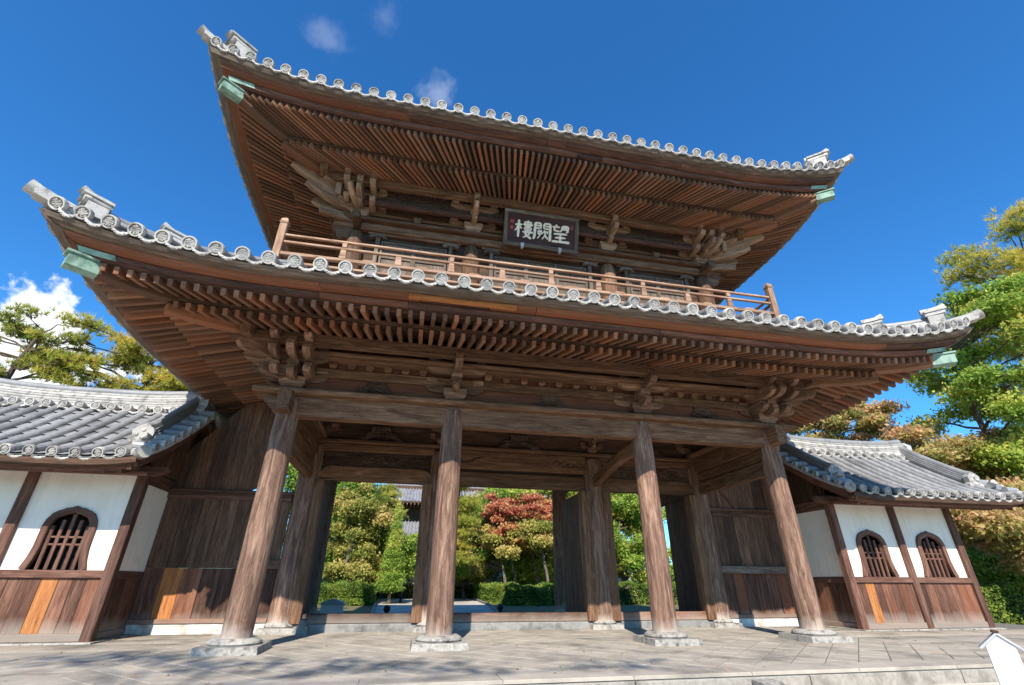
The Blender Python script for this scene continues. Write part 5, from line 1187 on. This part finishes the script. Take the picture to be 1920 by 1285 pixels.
def scale_for(y): return 1.36 if 8 < y <= 17.5 else 1.2 if 17.5 < y <= 20.6 else 1
def tree(name, label, base, trunk, blobs, n, mat, r0=.16, leaf=.14, *a, **kw):
    k = scale_for(base[1])
    if k > 1 and abs(base[0]) < 13: base, trunk, blobs = far(k, base, trunk, blobs); leaf *= k; r0 *= k
    return _tree(name, label, base, trunk, blobs, n, mat, r0, leaf, *a, **kw)
def pine(name, label, base, trunk, blobs, n, r0=.2, needle=.22, *a, **kw):
    k = scale_for(base[1])
    if k > 1 and abs(base[0]) < 13: base, trunk, blobs = far(k, base, trunk, blobs); needle *= k; r0 *= k
    return _pine(name, label, base, trunk, blobs, n, r0, needle, *a, **kw)
# left pines behind the side building
pine('pine_tree', 'sparse pine with bare crooked branches against the cloud at far left', (-18.3, 5.5, G0), [(-18.0, 5.4, 3), (-17.7, 5.2, 6), (-17.5, 5, 8.0), (-17.2, 5, 9.4)],
     pads((-17.2, 5.4, 9.0), (2.1, 1.2, 1.4), 30, (.55, .45, .2)), 1100, needle=.26, k=16, tshift=.12)
pine('pine_tree', 'dense yellow-green pine rising behind the left side building roof', (-14.2, 6.5, G0), [(-14.4, 6.4, 3), (-14.0, 6.2, 6), (-13.7, 6.1, 8.5), (-14.0, 6, 9.9)],
     pads((-13.9, 6.0, 8.6), (2.7, 1.6, 1.4), 46, (.72, .7, .26)), 3000, needle=.24, k=14, tshift=.22)
pine('pine_tree', 'low green pine partly hidden behind the left lower eave', (-10.6, 7.5, G0), [(-10.7, 7.4, 3), (-11, 7.2, 6), (-10.8, 7.1, 8.4)],
     pads((-11.2, 7, 7.6), (2.4, 1.4, 1.2), 30, (.7, .7, .28)), 2200, needle=.24, k=14, tshift=.2)
# right: tall pine, leafy green tree, turning trees behind the right side building
pine('pine_tree', 'tall pale green pine reaching highest at the right edge', (26.0, -.3, G0), [(25.7, -.4, 4), (25.6, -.6, 9), (25.4, -.7, 13), (25.2, -.7, 15.8)],
     pads((24.2, -1.2, 12.0), (2.4, 2.6, 4.6), 74, (1.0, 1.0, .42)), 8600, needle=.30, k=12, tshift=.25)
tree('leafy_tree', 'broad bright green leafy tree beyond the right end of the gate roof', (20.6, .6, G0), [(20.4, .6, 2.5), (20, .6, 5), (19.6, .6, 7.5), (19.4, .5, 10)],
     pads((20.4, -.2, 8.4), (2.1, 2.4, 4.0), 74, (.78, .78, .38)), 18000, LEAF_G, .22, .145, tshift=.14)
tree('turning_tree', 'green and russet tree behind the right side building roof', (18.2, 6.0, G0), [(18, 6, 3), (17.8, 5.9, 6), (17.6, 5.8, 8.2)],
     pads((17.4, 5.4, 7.8), (2.1, 1.9, 1.2), 34, (.7, .7, .26)), 8500, LEAF_P, .15, .15)
tree('turning_tree', 'brownish turning tree reaching over the right side building ridge end', (19.6, 3.6, G0), [(19.4, 3.5, 2.6), (19.2, 3.2, 4.6), (19.0, 3, 6)],
     pads((18.6, 2.2, 5.9), (1.7, 1.7, 1.1), 28, (.75, .75, .24)), 7000, LEAF_P, .13, .15, tshift=.02)
tree('turning_tree', 'reddish low tree with a dark leaning trunk at the far right edge', (18.4, -.9, G0), [(17.9, -.8, 1.2), (17.3, -.6, 2.4), (16.9, -.5, 3.6), (16.7, -.4, 4.6)],
     pads((18.0, .8, 3.0), (1.6, 1.6, 1.2), 20, (.9, .9, .42)), 9000, LEAF_P, .17, .15, tshift=.05)
# garden seen through the gate
tree('yellow_tree', 'pale yellow-green tree with thin grey stems in the left opening', (-6.3, 13.5, G0), [(-6.0, 13.5, 1.5), (-5.7, 13.6, 3), (-5.3, 13.8, 4.8)],
     pads((-5.6, 13.8, 3.6), (1.5, 1.2, 2.2), 34, (.6, .6, .36)), 9500, LEAF_Y, .10, .13, BARK_G)
tree('yellow_tree', 'second pale yellowish tree behind the first in the left opening', (-7.6, 17, G0), [(-7.5, 17, 2), (-7.2, 17, 4), (-7.0, 17, 6)],
     pads((-7.2, 17, 4.0), (1.8, 1.2, 2.8), 30, (.8, .8, .5)), 9000, LEAF_Y, .14, .16, BARK_G, tshift=-.1)
pine('pine_tree', 'green pine with layered pads in the left opening beside the far hall', (-5.2, 20, G0), [(-5.0, 20, 2), (-4.9, 20, 4), (-4.8, 20, 6.5)],
     pads((-5.2, 19.6, 4.2), (1.2, 1.2, 2.6), 30, (.8, .8, .32)), 4200, needle=.24, k=12, tshift=-.02)
tree('conical_conifer', 'slender pointed light green conifer beside the middle doorway post', (-3.75, 22, G0), [(-3.75, 22, 2), (-3.75, 22, 5.5)],
     [((-3.75, 22, z), (.95*(1-z/6.4)+.12, .95*(1-z/6.4)+.12, .5)) for z in np.linspace(1.0, 5.8, 9)], 7000, LEAF_G, .1, .13, asp=.4, tshift=.12)
tree('leafy_tree', 'dark green rounded tree beside the slender conifer', (-3.0, 24, G0), [(-3.0, 24, 1.2), (-3, 24, 2.6)],
     pads((-2.9, 24, 3.0), (.9, .8, 1.0), 12, (.8, .8, .6)), 6000, LEAF_G, .13, .16, tshift=-.1)
pine('pine_tree', 'trained pine with flat pads in the middle doorway', (.4, 24, G0), [(.3, 24, 2), (.6, 24, 4), (.5, 24, 6), (.7, 24, 8.2)],
     [((.5+rng.uniform(-.9, .9), 24+rng.uniform(-.8, .8), z+rng.uniform(-.2, .2)), (1.05, 1.0, .30)) for z in np.linspace(2.4, 8.0, 20)], 5200, needle=.26, k=12, tshift=.12)
tree('leafy_tree', 'small bright green rounded tree at the bend of the path', (.9, 29, G0), [(.9, 29, 1), (.9, 29, 2)], pads((.9, 29, 2.6), (1.0, .8, .7), 12, (.9, .8, .5)), 6000, LEAF_G, .16, .18, tshift=.1)
tree('red_maple', 'red maple with dark spreading branches in the middle doorway', (5.2, 17, G0), [(4.9, 17, 1.4), (4.6, 16.8, 2.6), (4.3, 16.5, 4.0), (4.0, 16.3, 5.2)],
     pads((3.9, 16.2, 4.6), (2.3, 1.3, 1.4), 52, (.62, .6, .17)), 8500, LEAF_R, .15, .12, asp=.85, tshift=.10)
tree('yellow_tree', 'yellow-green tree behind the red maple', (7.0, 33, G0), [(6.8, 33, 2), (6.5, 33, 5.5), (6.3, 33, 9)],
     pads((6.1, 33, 6.2), (3.4, 1.2, 3.6), 34, (1.0, 1.0, .6)), 11000, LEAF_Y, .2, .18, BARK_G, tshift=-.05)
for (x, y, zt, lab) in ((3.6, 19.5, 4.2, 'thin leaning grey trunk nearest the path bend behind the right hedge'), (4.5, 20.5, 4.6, 'thin mossy trunk second from the path bend behind the right hedge'), (6.2, 18.5, 4.4, 'thin pale trunk beside the right doorway post')):
    tree('garden_tree', lab, (x, y, G0), [(x-.2, y, 1.5), (x-.5, y, 3), (x-.6, y, zt)], pads((x-.4, y, zt-.6), (1.0, .8, .8), 10, (.7, .7, .3)), 3500, LEAF_Y, .12, .14, BARK_G)
tree('leafy_tree', 'green tree with a mossy trunk in the narrow right opening', (9.3, 14, G0), [(9.4, 14, 1.5), (9.1, 14, 3), (9.3, 14, 5)],
     pads((9.3, 14.3, 3.8), (1.6, 1.2, 2.2), 30, (.8, .8, .45)), 12000, LEAF_G, .18, .14, tshift=.05)
pine('pine_tree', 'dark pine behind the narrow right opening', (11.5, 19, G0), [(11.4, 19, 2), (11.2, 19, 5), (11, 19, 7.5)],
     pads((11, 19, 4.6), (2.4, 1.4, 3.2), 32, (1.0, 1.0, .4)), 4600, needle=.27, k=12, tshift=.05)
tree('leafy_tree', 'tall green backdrop tree behind the yellow trees', (-10, 27, G0), [(-10, 27, 3), (-9.8, 27, 6), (-9.6, 27, 9)], pads((-9.4, 27, 5.5), (3.4, 1.6, 4), 34, (1.4, 1.3, .8)), 12000, LEAF_G, .25, .24, tshift=-.05)
tree('leafy_tree', 'tall green backdrop tree behind the maple', (9, 30, G0), [(9, 30, 3), (8.8, 30, 6), (8.6, 30, 9)], pads((8.4, 30, 5.0), (4.4, 1.6, 4.2), 36, (1.5, 1.4, .8)), 13000, LEAF_G, .25, .26, tshift=.02)
def hedge(label, x0, x1, y0, y1, z1, n, leaf=.08, mat=HEDGE):
    c = ((x0+x1)/2, (y0+y1)/2, G0); t = empty('clipped_hedge', label, 'hedge', c, None); inv = Matrix.Translation(-Vector(c))
    m = MB(); box(m, x0+.2, x1-.2, y0+.2, y1-.2, G0, z1-.28, .1); o = m.build('hedge_core', solid('hedge_core_green', (.018, .028, .008), rough=.9, bump=0), t); o.matrix_basis = inv
    P_ = np.stack([rng.uniform(x0, x1, n), rng.uniform(y0, y1, n), rng.uniform(G0, z1, n)], 1)
    # push to the nearest of front, sides and top faces
    f = rng.integers(0, 4, n); jit = np.abs(rng.normal(0, .05, n))
    P_[f == 0, 1] = y0+jit[f == 0]; P_[f == 1, 2] = z1-jit[f == 1]; P_[f == 2, 0] = x0+jit[f == 2]; P_[f == 3, 0] = x1-jit[f == 3]
    P_ += .07*np.sin(P_[:, [1, 2, 0]]*5.3)+.05*np.sin(P_[:, [2, 0, 1]]*11+1); P_[:, 2] += .10*np.sin(P_[:, 0]*2.1+P_[:, 1])*(P_[:, 2] > .3)
    nr = rng.normal(size=P_.shape)+np.array([0, -.5, .6]); nr /= np.linalg.norm(nr, axis=1, keepdims=True)
    tt = np.clip(.45+.18*np.sin(P_[:, 0]*3+P_[:, 2]*4)+rng.normal(0, .2, n), 0, 1)
    me = mesh_from_faces('hedge_leaves', quads(P_, nr, leaf*(.6+.8*rng.random(n)), .6), mat, tt); o = link('hedge_leaves', me, t); o.matrix_basis = inv
hedge('clipped bright hedge left of the garden path in the left opening', -8.6, -4.7, 19.5, 25, 1.05, 16000, .11)
hedge('clipped dark hedge right of the garden path in the middle doorway', 3.4, 8.4, 18.6, 20.2, 1.0, 16000, .11)
hedge('second stretch of dark hedge behind the first on the right of the path', 3.0, 4.6, 21.2, 31, 1.0, 11000, .11)
hedge('low dark hedge across the far end of the path', -12, 9, 33.0, 33.8, 1.15, 14000, .12)
hedge('clipped hedge at the far right beyond the side building', 15.6, 21, .6, 1.8, 1.15, 15000)
hedge('dark hedge in the narrow right opening', 9.6, 18, 19.5, 20.8, 1.1, 11000, .11)

tree('garden_tree', 'tall sparse tree in front of the gate whose shade dapples the paving', (-12.5, -27, G0), [(-12.2, -26.6, 4), (-11.4, -26, 8), (-10.4, -25.4, 12), (-9.6, -24.8, 15)],
     [((-8.0, -23.5, 15), (1.3, .8, .5)), ((-9.8, -22.9, 14.8), (1.2, .7, .5)), ((-6.6, -24.3, 15.2), (1.0, .4, .4)), ((-11.0, -21.6, 14.6), (1.1, .8, .5)), ((-4.2, -24.6, 15.4), (1.2, .35, .4)), ((-12.4, -22.2, 15), (1.2, .8, .5))], 330, LEAF_G, .2, .17)

tree('leafy_tree', 'low green thicket tree behind the hedge at the far right', (24, 3.5, G0), [(24, 3.5, 1), (23.8, 3.4, 2.4)], pads((22.5, 3.6, 1.8), (3.5, 1.6, 1.3), 22, (1.2, 1.1, .7)), 9000, LEAF_G, .16, .2, tshift=.08)
tree('leafy_tree', 'dim green tree closing the view at the end of the narrow right opening', (16, 27, G0), [(16, 27, 2), (16, 27, 5)], pads((15.6, 27, 4.0), (4, 1.5, 3.4), 30, (1.4, 1.3, .8)), 10000, LEAF_G, .22, .24)
tree('yellow_tree', 'pale leafy tree between the pines in the left opening', (-6.6, 30, G0), [(-6.6, 30, 2), (-6.4, 30, 5)], pads((-6.4, 30, 4.4), (2.4, 1.2, 3.6), 30, (1.1, 1.0, .6)), 10000, LEAF_Y, .2, .2, BARK_G, tshift=-.08)

nl = 260; fp = np.stack([rng.uniform(-9, 9, nl), rng.uniform(-6.8, -.5, nl), np.full(nl, FZ+.012)], 1)
fn = np.tile([0, 0, 1.0], (nl, 1))+rng.normal(0, .25, (nl, 3)); fn /= np.linalg.norm(fn, axis=1, keepdims=True)
fl = link('fallen_leaves', mesh_from_faces('fallen_leaves', quads(fp, fn, rng.uniform(.03, .07, nl), .6), LEAF_P, rng.random(nl))); stuff(fl); tag(fl, 'scattered small dry fallen leaves lying on the paving', 'leaves')

tree('yellow_tree', 'soft yellow-green tree filling the middle doorway behind the trained pine', (2.2, 31.6, G0), [(2.2, 31.6, 2), (2.4, 31.6, 5)], pads((2.4, 31.6, 4.6), (2.4, .8, 3.4), 34, (.9, .8, .45)), 11000, LEAF_Y, .16, .18, BARK_G, tshift=-.04)
tree('leafy_tree', 'fresh green tree under the eave of the far hall in the left opening', (-4.6, 31.4, G0), [(-4.6, 31.4, 1.5), (-4.5, 31.4, 3)], pads((-4.2, 31.4, 2.6), (1.8, .8, 1.6), 18, (.8, .8, .45)), 6500, LEAF_G, .14, .17, tshift=.1)
hedge('clipped hedge beyond the outer end of the left side building', -24, -15.8, .4, 1.8, 1.3, 12000)
tree('leafy_tree', 'green tree beyond the outer end of the left side building', (-21, 4, G0), [(-21, 4, 2), (-20.8, 4, 4)], pads((-21, 4, 3.4), (3, 1.6, 1.8), 26, (1.1, 1.0, .6)), 8000, LEAF_G, .18, .2, tshift=.05)
